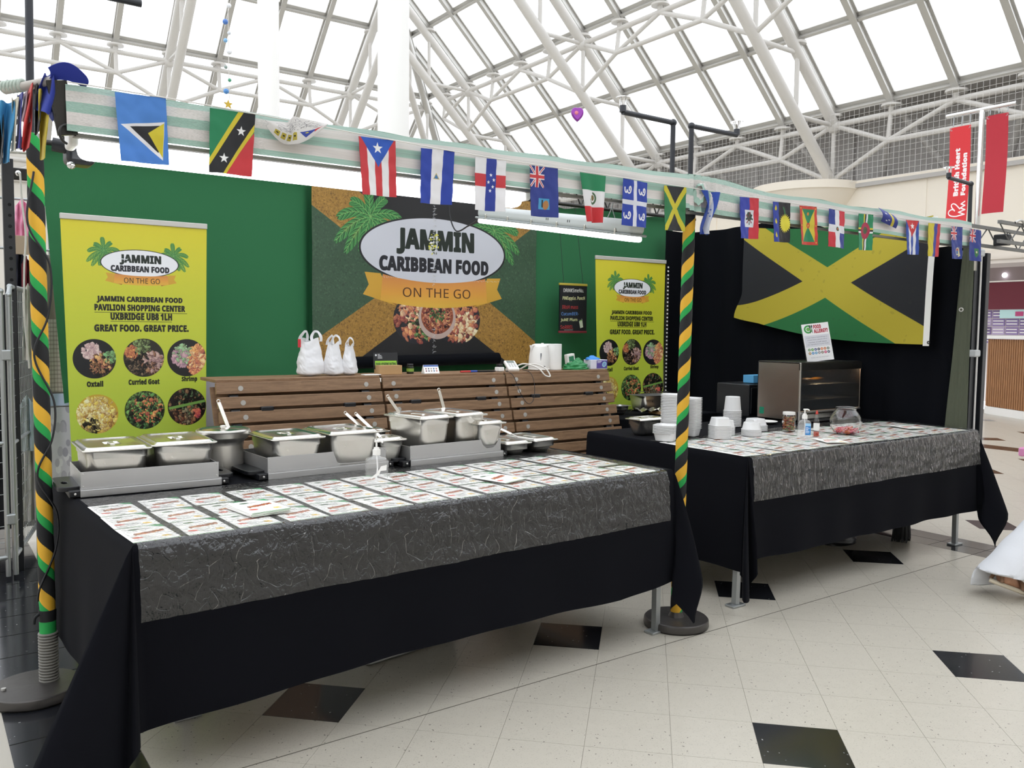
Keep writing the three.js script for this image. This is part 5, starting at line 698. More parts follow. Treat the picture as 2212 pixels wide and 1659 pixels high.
{
  const w = 0.765, d = 0.36, h = 0.435, t = thing('display_cabinet', 'heated steel food display cabinet with a dark glass front on the far counter', 'cabinet', [5.18, H + 0.004, -3.735]);
  const brushed = mat('#a59d97', 0.38, { metalness: 0.9, roughnessMap: brushRough }); mesh('left_side', bx(0.012, h, d, 0.006, h / 2, -d / 2, 0.003), brushed, t); mesh('right_side', bx(0.012, h, d, w - 0.006, h / 2, -d / 2, 0.003), brushed, t); mesh('back', bx(w, h, 0.01, w / 2, h / 2, -d, 0.003), M.blackPaint, t);
  mesh('roof', [bx(w, 0.014, d, w / 2, h - 0.003, -d / 2, 0.004), bx(w, 0.05, 0.012, w / 2, h - 0.03, -0.002, 0.003)], M.darkMetal, t); mesh('floor_tray', bx(w, 0.02, d, w / 2, 0.012, -d / 2, 0.003), M.steelDull, t); mesh('lower_rail', bx(w, 0.07, 0.02, w / 2, 0.05, -0.006, 0.004), M.steelDull, t); mesh('corner_trim', bx(0.014, h, 0.014, 0.008, h / 2, 0.001, 0.003), M.steel, t);
  mesh('glass_front', bx(w - 0.04, 0.29, 0.004, w / 2, 0.235, 0.0), mat('#8d9298', 0.03, { transmission: 0.92, thickness: 0 }), t);
  mesh('lamp_tube', bar(V(0.1, h - 0.03, -0.16), V(w - 0.1, h - 0.03, -0.16), 0.008, 10), mat('#ffe6b0', 0.4, { emissive: col('#ffd9a0'), emissiveIntensity: 1.2 }), t); { const l = new THREE.PointLight(0xffd09a, 0.4); l.name = 'cabinet_lamp'; l.position.set(5.18 + w / 2, H + h - 0.05, -3.735 - 0.16); scene.add(l); }
  for (const y of [0.16, 0.27]) { const g = [bar(V(0.02, y, -0.03), V(w - 0.02, y, -0.03), 0.003, 6), bar(V(0.02, y, -d + 0.04), V(w - 0.02, y, -d + 0.04), 0.003, 6)]; for (let k = 0; k < 24; k++) g.push(bar(V(0.03 + k * 0.03, y, -0.03), V(0.03 + k * 0.03, y, -d + 0.04), 0.0018, 5)); mesh('wire_shelf', g, M.zinc, t); }
  mesh('drip_tray', bx(w - 0.06, 0.05, 0.03, w / 2, 0.05, 0.018, 0.01), M.steelMirror, t); mesh('badge', bx(0.001, 0.05, 0.04, -0.0006, 0.07, -0.32), mat('#1f8a6a', 0.5), t);
  for (const [i, x] of [0.03, 0.16, 0.36].entries()) tag(mesh('pastry', loft([0, 0.2, 0.5, 0.8, 1].map((s) => { const q = 0.2 + 0.8 * Math.sin(Math.PI * (0.12 + 0.76 * s)), R = rrRing(0.05 * q, 0.035 * q, 0.0174 * q, 0, 4); return R.map(([a, , b]) => [s * 0.15, b, a]); }), [true, true]).translate(5.18 + x + 0.06, H + 0.3, -3.83 - 0.05 * i), mat('#d79a2c', 0.5)), ['folded golden pastry on the cabinet shelf, left one', 'folded golden pastry on the cabinet shelf, middle one', 'folded golden pastry on the cabinet shelf, right one'][i], 'pastry', 'golden pastries in the cabinet');
  const signTex = canvas(420, 600, (x, W, Hh) => { x.fillStyle = '#efeff1'; x.fillRect(0, 0, W, Hh); x.fillStyle = '#3f9a4a'; x.beginPath(); x.arc(95, 85, 66, 0.6, 5.4); x.fill(); x.fillStyle = '#efeff1'; x.beginPath(); x.arc(95, 85, 40, 0, 7); x.fill(); x.fillStyle = '#6fae5a'; x.beginPath(); x.arc(95, 85, 30, 0, 7); x.fill(); x.fillStyle = '#3c3f44'; for (const s of [120, 150]) { x.fillRect(s, 40, 9, 110); x.beginPath(); x.ellipse(s + 4, 42, 12, 24, 0, 0, 7); x.fill(); }
    textBox(x, 'FOOD', 180, 26, 300, 84, BOLD, '#b23a4a'); textBox(x, 'ALLERGY?', 180, 96, 396, 154, BOLD, '#b23a4a'); x.fillStyle = '#d7d8e0'; x.fillRect(16, 186, W - 32, 184); ['If you have a food allergy or', 'intolerance, please ask a', 'member of staff about', 'the ingredients in your food'].forEach((s, i) => textBox(x, s, 48 + (i % 3) * 10, 214 + i * 36, 372 - (i % 3) * 10, 234 + i * 36, REG, '#55566a')); const C = ['#6a9a6a', '#5aa04a', '#46518a', '#3a3a4a', '#d8763a', '#c9743a', '#6a7a6a', '#b08a5a', '#3a8ac4', '#4a9ac4', '#8a8a92', '#7a6a5a', '#c43a6a', '#3a3f5a']; C.forEach((c, i) => { x.fillStyle = c; x.beginPath(); x.arc(62 + (i % 7) * 49, 412 + Math.floor(i / 7) * 56, 21, 0, 7); x.fill(); x.fillStyle = '#f2f2f2'; x.fillRect(55 + (i % 7) * 49, 406 + Math.floor(i / 7) * 56, 14, 12); }); textBox(x, 'PLEASE ASK FOR ASSISTANCE', 70, 530, 350, 548, REG, '#a9a9b2'); });
  const s = thing('sign_holder', 'white food allergy notice leaning in a clear stand on top of the cabinet', 'sign', [5.51, H + h + 0.006, -3.82], -0.55);
  mesh('notice', new THREE.BoxGeometry(0.205, 0.285, 0.002).rotateX(-0.2).rotateZ(0.12).translate(0, 0.145, -0.01), [M.paper, M.paper, M.paper, M.paper, mat('#ffffff', 0.4, { map: signTex }), M.paper], s); mesh('clear_stand', [bx(0.21, 0.004, 0.09, 0.02, 0.002, -0.02), new THREE.BoxGeometry(0.212, 0.28, 0.002).rotateX(-0.2).rotateZ(0.12).translate(0, 0.143, -0.018)], M.clear, s);
  const mb = thing('dark_oven', 'dark boxy oven standing behind the left side of the cabinet', 'oven', [5.42, H, -4.36]); mesh('case', bx(0.42, 0.25, 0.32, 0, 0.13, 0, 0.012), M.blackPaint, mb); mesh('door', bx(0.3, 0.2, 0.01, -0.04, 0.13, 0.163, 0.004), M.blackPlastic, mb);
  const bb = mesh('small_carton', bx(0.2, 0.06, 0.1, 5.42, H + 0.29, -4.3, 0.002), mat('#5aa6d6', 0.5)); tag(bb, 'light blue carton on top of the dark oven', 'carton');
}
// side table with pans behind the far counter
{
  const t = thing('side_table', 'low side table under a black cloth in the corner by the yellow banner', 'table', [4.95, 0, -5.02]); mesh('cloth', bx(1.1, 0.79, 0.55, 0, 0.395, 0, 0.012), M.drape, t);
  gnPan('large open steel pan at the back on the corner side table', 0.42, 0.22, 0.13, [5.12, 0.925, -5.12], -0.05, { open: true }); gnPan('small open steel pan on the corner side table beside the bench', 0.15, 0.13, 0.07, [4.62, 0.865, -5.0], 0.1, { open: true });
  tag(mesh('foil_sheet', sheet((u, v) => [4.72 + u * 0.28, 0.812 + 0.03 * Math.abs(N3(u * 5, v * 5)) + 0.02 * Math.abs(Math.sin(u * 9 + v * 4)), -4.98 + v * 0.16], 26, 18, 0.001), M.foil), 'crumpled sheet of silver foil on the corner side table', 'foil'); tag(mesh('cardboard_sheet', bx(0.24, 0.025, 0.16, 5.0, 0.806, -4.86, 0.003), M.card), 'flat cardboard sheet at the front of the corner side table', 'cardboard');
  tag(mesh('tongs', [beam(V(4.95, 0.94, -5.1), V(5.25, 0.95, -5.06), 0.02, 0.004), beam(V(4.95, 0.955, -5.14), V(5.25, 0.952, -5.06), 0.02, 0.004)], M.steelMirror), 'steel tongs lying across the large open pan', 'tongs');
}
// ---------- slatted benches and what stands on them ----------
{
  const mods = [[1.385, 2.395], [2.41, 3.34], [3.355, 4.30]], tilt = 0.385, y0 = 1.15, z0 = -4.80, pit = 0.0795, names = ['left slatted wooden bench back behind the steel pans', 'middle slatted wooden bench back behind the tallest pans', 'right slatted wooden bench back below the white kettle'];
  const at = (k) => [y0 - 0.033 - k * pit, z0 + (k * pit + 0.033) * tilt];
  mods.forEach(([a, b], m) => {
    const t = thing('slatted_bench', names[m], 'bench', [a, 0, z0], 0), L = b - a, off = [[0.135, 0.91], [0.073, 0.835], [0.081, 0.834]][m], cl = [[0.271, 0.78], [0.208, 0.706], [0.216, 0.706]][m];
    for (let k = 0; k < 8; k++) { const [y, z] = at(k); const g = buv(bx(L, 0.066, 0.026, 0, 0, 0, 0.004), 1.1, rnd(), 0); const u = g.attributes.uv; for (let i = 0; i < u.count; i++) u.setY(i, u.getY(i) * 3.4 + k * 0.317 + m * 0.21); const o = mesh('slat', g, M.wood, t); o.position.set(L / 2, y, z - z0); o.rotation.x = -Math.atan(tilt) * 0.5; for (const x of off) { const d = mesh('button', new THREE.CylinderGeometry(0.0145, 0.0145, 0.004, 20).rotateX(Math.PI / 2), M.alu, t); d.position.set(x + k * 0.004, y, z - z0 + 0.0145); } }
    for (const x of [0.1, L - 0.1]) mesh('upright', beam(V(x, y0, -0.03), V(x, 0.45, 0.65 * tilt - 0.0), 0.05, 0.03), M.blackPaint, t);
    for (const x of cl) { const [y, z] = at(1.5); mesh('clip', bx(0.075, 0.03, 0.03, x, y, z - z0 + 0.008, 0.006), M.blackPlastic, t); }
    mesh('back_panel', beam(V(L / 2, y0 - 0.03, -0.075), V(L / 2, 0.5, 0.65 * tilt - 0.085), L + 0.014, 0.012, V(0, 0, 1)), M.wood, t); mesh('top_board', buv(bx(L, 0.018, 0.3, L / 2, y0 + 0.009, -0.14, 0.003), 2), M.wood, t); mesh('seat', bx(L, 0.03, 0.42, L / 2, 0.44, 0.08, 0.004), M.wood, t); for (const x of [0.06, L - 0.06]) mesh('leg', bx(0.05, 0.44, 0.36, x, 0.22, 0.06, 0.004), M.blackPaint, t);  // back panel is added behind the slats so their gaps go dark
  });
  tag(mesh('divider_board', bx(0.16, 1.12, 0.03, 1.535, 0.57, -5.47, 0.004), mat('#a7a4ad', 0.7)), 'pale grey board standing between the left roll-up banner and the benches', 'board');
}
const ZT = -4.93, YT = 1.169;
// carrier bags
function carrier(label, x, w, h, d, sd, z = ZT + 0.02) {
  const t = thing('carrier_bag', label, 'carrier bag', [x, YT, z], sd * 0.3), n3 = (a, b) => N3(a + sd * 7, b, sd);
  mesh('bag', grid((u, v) => { const a = u * Math.PI * 2, s = v < 0.04 ? v / 0.04 : 1, k = lerp(1.0, 0.72, sstep(v, 0.25, 1)) * (v < 0.12 ? lerp(0.86, 1, v / 0.12) : 1), sq = 1 / Math.max(Math.abs(Math.cos(a)), Math.abs(Math.sin(a))) ** 0.55, cr = 1 + 0.10 * n3(u * 6, v * 5) + 0.07 * Math.abs(n3(u * 14, v * 9)); return [Math.cos(a) * w / 2 * s * k * sq * cr * 0.92, v * h * (0.8 + 0.05 * Math.sin(a * 2)), Math.sin(a) * d / 2 * s * k * sq * cr * (1 - 0.55 * v)]; }, 60, 34), M.bagWhite, t);
  for (const s of [-1, 1]) mesh('handle', sheet((u, v) => { const a = Math.PI * u, r = 0.016 + 0.022 * v; return [s * w * 0.26 + Math.cos(a) * r * (s < 0 ? 1 : 1) + 0.01 * n3(u * 4, v), h * 0.76 + Math.sin(a) * h * 0.25 * (0.8 + 0.2 * v), 0.012 * Math.sin(u * 5 + s)]; }, 18, 4, 0.001), M.bagWhite, t);
  return t;
}
carrier('white carrier bag, tallest and leftmost of three on the bench top', 1.99, 0.175, 0.275, 0.12, 1); carrier('white carrier bag, middle one of three on the bench top', 2.135, 0.135, 0.25, 0.11, 2, ZT + 0.03); carrier('white carrier bag with two raised handles, rightmost of three', 2.25, 0.15, 0.235, 0.1, 3, ZT + 0.01);
tag(mesh('red_tag', bx(0.018, 0.05, 0.002, 1.905, YT + 0.2, ZT + 0.06), M.red), 'small red tag at the edge of the tallest carrier bag', 'tag');
{
  const bt = canvas(256, 160, (x, w, h) => { x.fillStyle = '#1a1c20'; x.fillRect(0, 0, w, h); x.fillStyle = '#d6d8da'; x.beginPath(); x.arc(28, 24, 10, 0, 7); x.fill(); for (let i = 0; i < 4; i++) x.fillRect(46, 14 + i * 12, rr(20, 60), 5); x.fillStyle = '#8ec43a'; x.fillRect(16, 80, 226, 66); textBox(x, 'FOOD HYGIENE RATING', 24, 98, 234, 122, BOLD, '#24341a'); });
  const b = thing('card_box', 'brown card box holding a dark and green printed leaflet on the bench top', 'box', [2.5, YT, ZT + 0.05], -0.05); mesh('box', [bx(0.155, 0.058, 0.09, 0, 0.029, 0, 0.002)], M.card, b); mesh('leaflet', new THREE.BoxGeometry(0.17, 0.105, 0.003).rotateX(-0.1).translate(-0.004, 0.085, -0.03), [M.blackPaint, M.blackPaint, M.blackPaint, M.blackPaint, mat('#ffffff', 0.4, { map: bt }), M.blackPaint], b);
  const j = thing('dark_jar', 'small dark jar standing behind the calendar block on the bench top', 'jar', [2.665, YT, ZT + 0.04]); mesh('glass', lathe([[0, 0], [0.022, 0], [0.024, 0.004], [0.024, 0.045], [0.02, 0.05], [0, 0.05]], 20), mat('#23281c', 0.2), j); mesh('lid', lathe([[0, 0.064], [0.02, 0.064], [0.021, 0.05], [0, 0.05]], 20), M.blackPlastic, j); mesh('label', new THREE.CylinderGeometry(0.0243, 0.0243, 0.02, 20, 1, true).translate(0, 0.024, 0), mat('#7a9a3a', 0.5), j);
  const ct = canvas(160, 100, (x, w, h) => { x.fillStyle = '#eceaea'; x.fillRect(0, 0, w, h); x.fillStyle = '#3a5a9a'; x.fillRect(0, 0, w, 22); for (let i = 0; i < 10; i++) { x.fillStyle = ['#7a4a4a', '#4a4a5a', '#8a7a6a', '#3a5a7a', '#a05a4a'][i % 5]; x.beginPath(); x.arc(22 + (i % 5) * 28, 46 + Math.floor(i / 5) * 26, 9, 0, 7); x.fill(); } });
  const c = thing('desk_calendar', 'small white tent card with a blue top and rows of symbols', 'card', [2.8, YT, ZT + 0.07], -0.1); mesh('card', ext([[-0.028, 0], [0, 0.056], [0.028, 0]], 0.108).rotateY(Math.PI / 2).translate(-0.054, 0, 0), M.paper, c); mesh('print', new THREE.BoxGeometry(0.106, 0.06, 0.001).rotateX(-0.464).translate(0, 0.0285, 0.0150), [M.paper, M.paper, M.paper, M.paper, mat('#ffffff', 0.5, { map: ct }), M.paper], c);
  const p = thing('pen', 'red and blue pen lying on the bench top below the banner', 'pen', [3.08, YT + 0.007, ZT + 0.09], 0.05); mesh('barrel', bar(V(-0.06, 0, 0), V(0.02, 0, 0), 0.0065, 12), mat('#b8322f', 0.35), p); mesh('cap', bar(V(0.02, 0, 0), V(0.075, 0, 0), 0.0072, 12), mat('#2c4aa0', 0.35), p);
  tag(mesh('phone', bx(0.14, 0.01, 0.07, 3.235, YT + 0.006, ZT + 0.06, 0.004), M.blackPlastic), 'black phone lying flat on the bench top', 'phone');
  const cs = thing('charger', 'white charger cube with a black top beside the card reader', 'charger', [3.36, YT, ZT + 0.06], 0.2); mesh('cube', bx(0.05, 0.03, 0.05, 0, 0.016, 0, 0.006), M.plasticWhite, cs); mesh('plug', bx(0.035, 0.02, 0.035, 0, 0.042, 0, 0.005), M.blackPlastic, cs);
  const r = thing('card_reader', 'white payment terminal tilted on the bench top', 'card reader', [3.47, YT, ZT + 0.05], -0.25), g = bx(0.085, 0.024, 0.12, 0, 0, 0, 0.008).rotateX(0.5).translate(0, 0.036, 0); mesh('case', g, M.plasticWhite, r); mesh('screen', bx(0.055, 0.002, 0.028, 0, 0.0125, -0.036).rotateX(0.5).translate(0, 0.036, 0), mat('#6f7a74', 0.2), r); for (let k = 0; k < 9; k++) mesh('key', bx(0.013, 0.004, 0.009, -0.02 + (k % 3) * 0.02, 0.0125, -0.008 + Math.floor(k / 3) * 0.017, 0.0015).rotateX(0.5).translate(0, 0.036, 0), M.zinc, r); mesh('foot', bx(0.06, 0.02, 0.05, 0, 0.01, -0.02, 0.004), M.plasticWhite, r);
  tag(mesh('white_cable', tube([[3.53, YT + 0.03, ZT + 0.02], [3.57, YT + 0.05, ZT + 0.06], [3.62, YT + 0.02, ZT + 0.17], [3.66, YT - 0.03, ZT + 0.2], [3.70, YT - 0.035, ZT + 0.2], [3.68, YT + 0.02, ZT + 0.17], [3.61, YT + 0.05, ZT + 0.1], [3.56, YT + 0.012, ZT + 0.03]], 0.0055, 70, 8), M.cableWhite), 'white cable looping over the front edge of the bench', 'cable');
  tag(mesh('thin_black_cable', tube([[3.38, YT + 0.006, ZT + 0.1], [3.395, YT - 0.02, ZT + 0.17], [3.43, YT - 0.15, ZT + 0.22], [3.47, YT - 0.215, ZT + 0.25], [3.52, YT - 0.2, ZT + 0.24], [3.56, YT - 0.08, ZT + 0.2], [3.55, YT - 0.005, ZT + 0.16], [3.53, YT + 0.01, ZT + 0.1]], 0.0022, 70, 6), M.cable), 'thin black cable hanging in a loop over the bench slats', 'cable');
  const k = thing('kettle', 'white electric kettle standing on the bench top', 'kettle', [3.735, YT, ZT + 0.02]); mesh('body', lathe([[0, 0.006], [0.074, 0.006], [0.077, 0.02], [0.072, 0.1], [0.062, 0.168], [0.056, 0.176], [0.05, 0.186], [0.03, 0.192], [0, 0.193]], 40), M.plasticWhite, k); mesh('base', lathe([[0, 0], [0.08, 0], [0.08, 0.012], [0.07, 0.016], [0, 0.016]], 40), M.plasticWhite, k); mesh('handle', tube([[0.045, 0.176, 0], [0.085, 0.178, 0], [0.1, 0.14, 0.0], [0.098, 0.07, 0], [0.07, 0.05, 0]], 0.011, 30, 10), M.plasticWhite, k); mesh('spout', ext([[-0.018, 0], [0.018, 0], [0, -0.04]], 0.02, 0.003).rotateY(-Math.PI / 2).translate(-0.05, 0.178, 0), M.plasticWhite, k); mesh('water_gauge', bx(0.009, 0.07, 0.004, -0.03, 0.09, 0.064, 0.003).rotateY(0.0), mat('#5a6068', 0.3), k); mesh('lid_knob', bx(0.02, 0.008, 0.012, 0.03, 0.193, 0, 0.003), M.plasticWhite, k); mesh('brand_plate', bx(0.02, 0.006, 0.001, -0.01, 0.03, 0.0765), M.darkMetal, k);
  const pr = thing('paper_roll', 'upright white kitchen paper roll right behind the kettle', 'paper roll', [3.875, YT, ZT - 0.0]); mesh('roll', lathe([[0.02, 0.19], [0.066, 0.19], [0.068, 0.187], [0.068, 0.003], [0.066, 0], [0.02, 0]], 40), mat('#efeeeb', 0.9, { bumpMap: rep(weaveBump, 2, 1), bumpScale: 0.0015 }), pr); mesh('core', new THREE.CylinderGeometry(0.02, 0.02, 0.188, 20, 1, true).translate(0, 0.094, 0), M.card, pr);
  const gb = thing('green_bag', 'crumpled green plastic bag with a white and green box in it', 'bag', [4.075, YT, ZT + 0.03]); mesh('bag', grid((u, v) => { const a = u * Math.PI * 2, q = Math.sin(Math.min(1, v * 1.02) * Math.PI * 0.5 + 0.35), cr = 1 + 0.2 * N3(u * 9, v * 6, 3) + 0.1 * N3(u * 22, v * 14, 5); return [Math.cos(a) * 0.115 * Math.cos(v * 1.45) * cr, v * 0.082 * cr, Math.sin(a) * 0.07 * Math.cos(v * 1.45) * cr]; }, 48, 24), mat('#2f9a58', 0.35, { transmission: 0.3, thickness: 0 }), gb); mesh('box', new RoundedBoxGeometry(0.07, 0.08, 0.04, 2, 0.004).rotateZ(0.15).translate(-0.05, 0.075, -0.01), M.plasticWhite, gb); mesh('box_panel', new THREE.BoxGeometry(0.045, 0.038, 0.002).rotateZ(0.15).translate(-0.051, 0.08, 0.011), mat('#2c7a56', 0.5), gb);
  const gx = thing('glove_box', 'white and purple glove box with a blue glove on top', 'box', [4.27, YT, ZT + 0.03], -0.15), pt = canvas(128, 96, (x, w, h) => { x.fillStyle = '#584a9a'; x.fillRect(0, 0, w, h); x.fillStyle = '#e6e6ee'; x.fillRect(8, 8, 52, 8); x.fillRect(8, 24, 40, 6); x.fillStyle = '#9ad0d8'; x.beginPath(); x.ellipse(92, 48, 26, 34, 0.3, 0, 7); x.fill(); x.fillStyle = '#7a9ad0'; x.beginPath(); x.ellipse(92, 48, 15, 22, 0.3, 0, 7); x.fill(); }); mesh('box', bx(0.15, 0.07, 0.1, 0, 0.036, 0, 0.002), mat('#d9d8e6', 0.5), gx); mesh('print', bx(0.094, 0.06, 0.001, 0.026, 0.036, 0.0507), mat('#ffffff', 0.45, { map: pt }), gx); mesh('glove', grid((u, v) => { const a = u * 6.2832, cr = 1 + 0.25 * N3(u * 7, v * 5, 8); return [-0.03 + Math.cos(a) * 0.06 * Math.cos(v * 1.5) * cr, 0.07 + v * 0.032 * cr, Math.sin(a) * 0.035 * Math.cos(v * 1.5)]; }, 32, 12), mat('#2f86d8', 0.4), gx);
  tag(mesh('paper_slips', [bx(0.11, 0.004, 0.06, 2.36, YT + 0.003, ZT + 0.09)], M.paper), 'white paper slips lying flat beside the card box', 'paper');
}
// ---------- lamps ----------
function areaLight(name, intensity, w, h, p, look) { const l = new THREE.RectAreaLight(0xf4f8ff, intensity, w, h); l.name = name; l.position.copy(p); scene.add(l); l.lookAt(look); return l; }
{
  const y = 2.06, z = -3.03, x0 = 0.44, x1 = 2.2, t = thing('strip_light', 'long bright strip light fixed behind the awning strip over the near counter', 'strip light', [(x0 + x1) / 2, y, z]), L = x1 - x0;
  mesh('housing', bx(L, 0.035, 0.1, 0, 0.028, 0, 0.01), M.plasticWhite, t); mesh('diffuser', bx(L - 0.03, 0.075, 0.085, 0, -0.03, 0, 0.03), M.tubeGlow, t); for (const s of [-1, 1]) mesh('end_cap', bx(0.03, 0.075, 0.1, s * (L / 2), 0.0, 0, 0.012), M.plasticWhite, t);
  for (let k = 0; k < 4; k++) mesh('bracket', bx(0.04, 0.09, 0.008, -L / 2 + 0.25 + k * 0.42, 0.09, 0.0, 0.002), M.darkMetal, t);
  areaLight('strip_light_glow', 7, L - 0.05, 0.08, V((x0 + x1) / 2, y - 0.056, z), V((x0 + x1) / 2, 0, z - 0.5));
  const a = V(2.9, 2.15, -4.4), b = V(2.872, 1.925, -3.0), mid = a.clone().lerp(b, 0.5), len = a.distanceTo(b), g = thing('batten_light', 'clear-cased strip light hanging tilted on wires in the middle of the stall', 'strip light', mid.toArray());
  const dir = b.clone().sub(a).normalize(), q = new THREE.Quaternion().setFromUnitVectors(V(0, 0, 1), dir), I = new THREE.Group(); void I;
  const put = (n, geo, m) => { const o = mesh(n, geo, m, g); o.quaternion.copy(q); return o; };
  put('housing', new RoundedBoxGeometry(0.1, 0.075, len, 3, 0.03).translate(0, 0.03, 0), mat('#c3c8c8', 0.35)); put('diffuser', new RoundedBoxGeometry(0.09, 0.03, len - 0.02, 3, 0.0145).translate(0, -0.022, 0), M.tubeGlow); put('rim', new RoundedBoxGeometry(0.106, 0.012, len + 0.012, 2, 0.005).translate(0, -0.004, 0), mat('#9ba1a1', 0.4));
  for (let k = 0; k < 6; k++) put('clip', new RoundedBoxGeometry(0.112, 0.03, 0.012, 2, 0.004).translate(0, 0.006, -len * 0.42 + k * len * 0.168), M.steel);
  for (let k = 0; k < 2; k++) put('marking', [0, 1].map((j) => new THREE.BoxGeometry(0.001, 0.012, 0.005).translate(-0.0505, 0.03, 0.02 + k * 0.19 + j * 0.016)), M.darkMetal);
  for (const s of [-0.345, 0.36]) { const p = mid.clone().addScaledVector(dir, s * len).sub(mid), yt = (s < 0 ? 2.44 : 2.195) - mid.y; mesh('hanger_wire', tube([[p.x - 0.03, p.y + 0.06, p.z], [p.x, p.y + 0.12, p.z], [p.x + 0.012, lerp(p.y + 0.12, yt, 0.5), p.z], [p.x, yt, p.z]], 0.0025, 24, 6), M.zinc, g); mesh('hanger_wire', bar(V(p.x + 0.03, p.y + 0.05, p.z), V(p.x, p.y + 0.12, p.z), 0.0025, 6), M.zinc, g); }
  areaLight('batten_light_glow', 7, 0.08, len - 0.05, mid.clone().add(V(0, -0.062, 0)), mid.clone().add(V(0, -2, -0.33)));
  tag(mesh('lamp_cable', tube([[2.9, 2.15, -4.42], [3.02, 2.14, -4.75], [3.10, 2.145, -5.05], [3.09, 2.24, -5.1], [3.095, 2.45, -5.12]], 0.005, 40, 7), M.cable), 'black cable drooping from the end of the hanging strip light', 'cable');
  const c = thing('clamp_joint', 'dark clamp joint and bracket at the top left corner of the stall frame', 'clamp', [0.5, 2.06, -3.3]); mesh('clamp', [bx(0.09, 0.09, 0.1, 0, 0, 0, 0.02), bar(V(-0.08, 0.02, 0), V(0.06, 0.0, 0.03), 0.024)], M.blackPaint, c); mesh('bracket', [beam(V(0.02, -0.02, 0.02), V(0.07, 0.09, 0.1), 0.03, 0.05)], mat('#6c6d6c', 0.5), c); mesh('knob', new THREE.SphereGeometry(0.014, 12, 8).translate(-0.03, -0.05, 0.04), M.chrome, c);
  tag(mesh('pole_cable', tube([[0.41, 2.05, -3.74], [0.385, 1.85, -3.735], [0.455, 1.7, -3.735], [0.445, 1.5, -3.735], [0.395, 1.35, -3.74], [0.46, 1.16, -3.74], [0.45, 1.02, -3.74], [0.395, 0.88, -3.74], [0.46, 0.72, -3.74], [0.452, 0.58, -3.74], [0.39, 0.42, -3.74], [0.385, 0.38, -3.74]], 0.0042, 110, 7), M.cable), 'dark cable winding loosely around the left wrapped pole', 'cable');
}
// sprinkler pipes
function sprinkler(label, pts, r, head) {
  const t = thing('sprinkler_pipe', label, 'sprinkler pipe', pts[0]), P = pts.map((p) => V(...p).sub(V(...pts[0]))); mesh('pipe', pipe(P, r, 12), M.pipeBlack, t);
  for (const p of P.slice(1, -1)) mesh('elbow', [new THREE.SphereGeometry(r * 1.45, 14, 10).translate(p.x, p.y, p.z)], M.pipeBlack, t);
  if (head) { const e = P[P.length - 1]; mesh('head', [new THREE.CylinderGeometry(r * 1.2, r * 1.3, r * 2.4, 14).translate(e.x, e.y + r * 1.2, e.z)], M.pipeBlack, t); mesh('deflector', [new THREE.CylinderGeometry(r * 2.7, r * 2.7, r * 0.25, 20).translate(e.x, e.y + r * 5.2, e.z), ...[0, 1, 2, 3, 4, 5].map((k) => bar(V(e.x + r * 1.1 * Math.cos(k), e.y + r * 2.3, e.z + r * 1.1 * Math.sin(k)), V(e.x + r * 1.3 * Math.cos(k), e.y + r * 5.2, e.z + r * 1.3 * Math.sin(k)), r * 0.16, 5))], M.chrome, t); }
}
sprinkler('black sprinkler pipe bent left behind the awning, left one of the facing pair', [[5.875, 2.53, -5.7], [5.875, 3.4, -5.7], [5.24, 3.4, -5.7]], 0.024, true); sprinkler('black sprinkler pipe bent right behind the awning, right one of the facing pair', [[6.122, 2.53, -5.7], [6.122, 3.405, -5.7], [6.77, 3.41, -5.7]], 0.024, true);
sprinkler('thin black sprinkler pipe bent left in front of the red charity banner', [[5.99, 2.2, -2.99], [5.985, 2.493, -2.99], [5.69, 2.503, -2.99]], 0.013, true); sprinkler('black sprinkler pipe rising at the top left above the side flags', [[0.612, 2.42, -5.7], [0.625, 3.44, -5.7], [1.23, 3.44, -5.7]], 0.022, false);
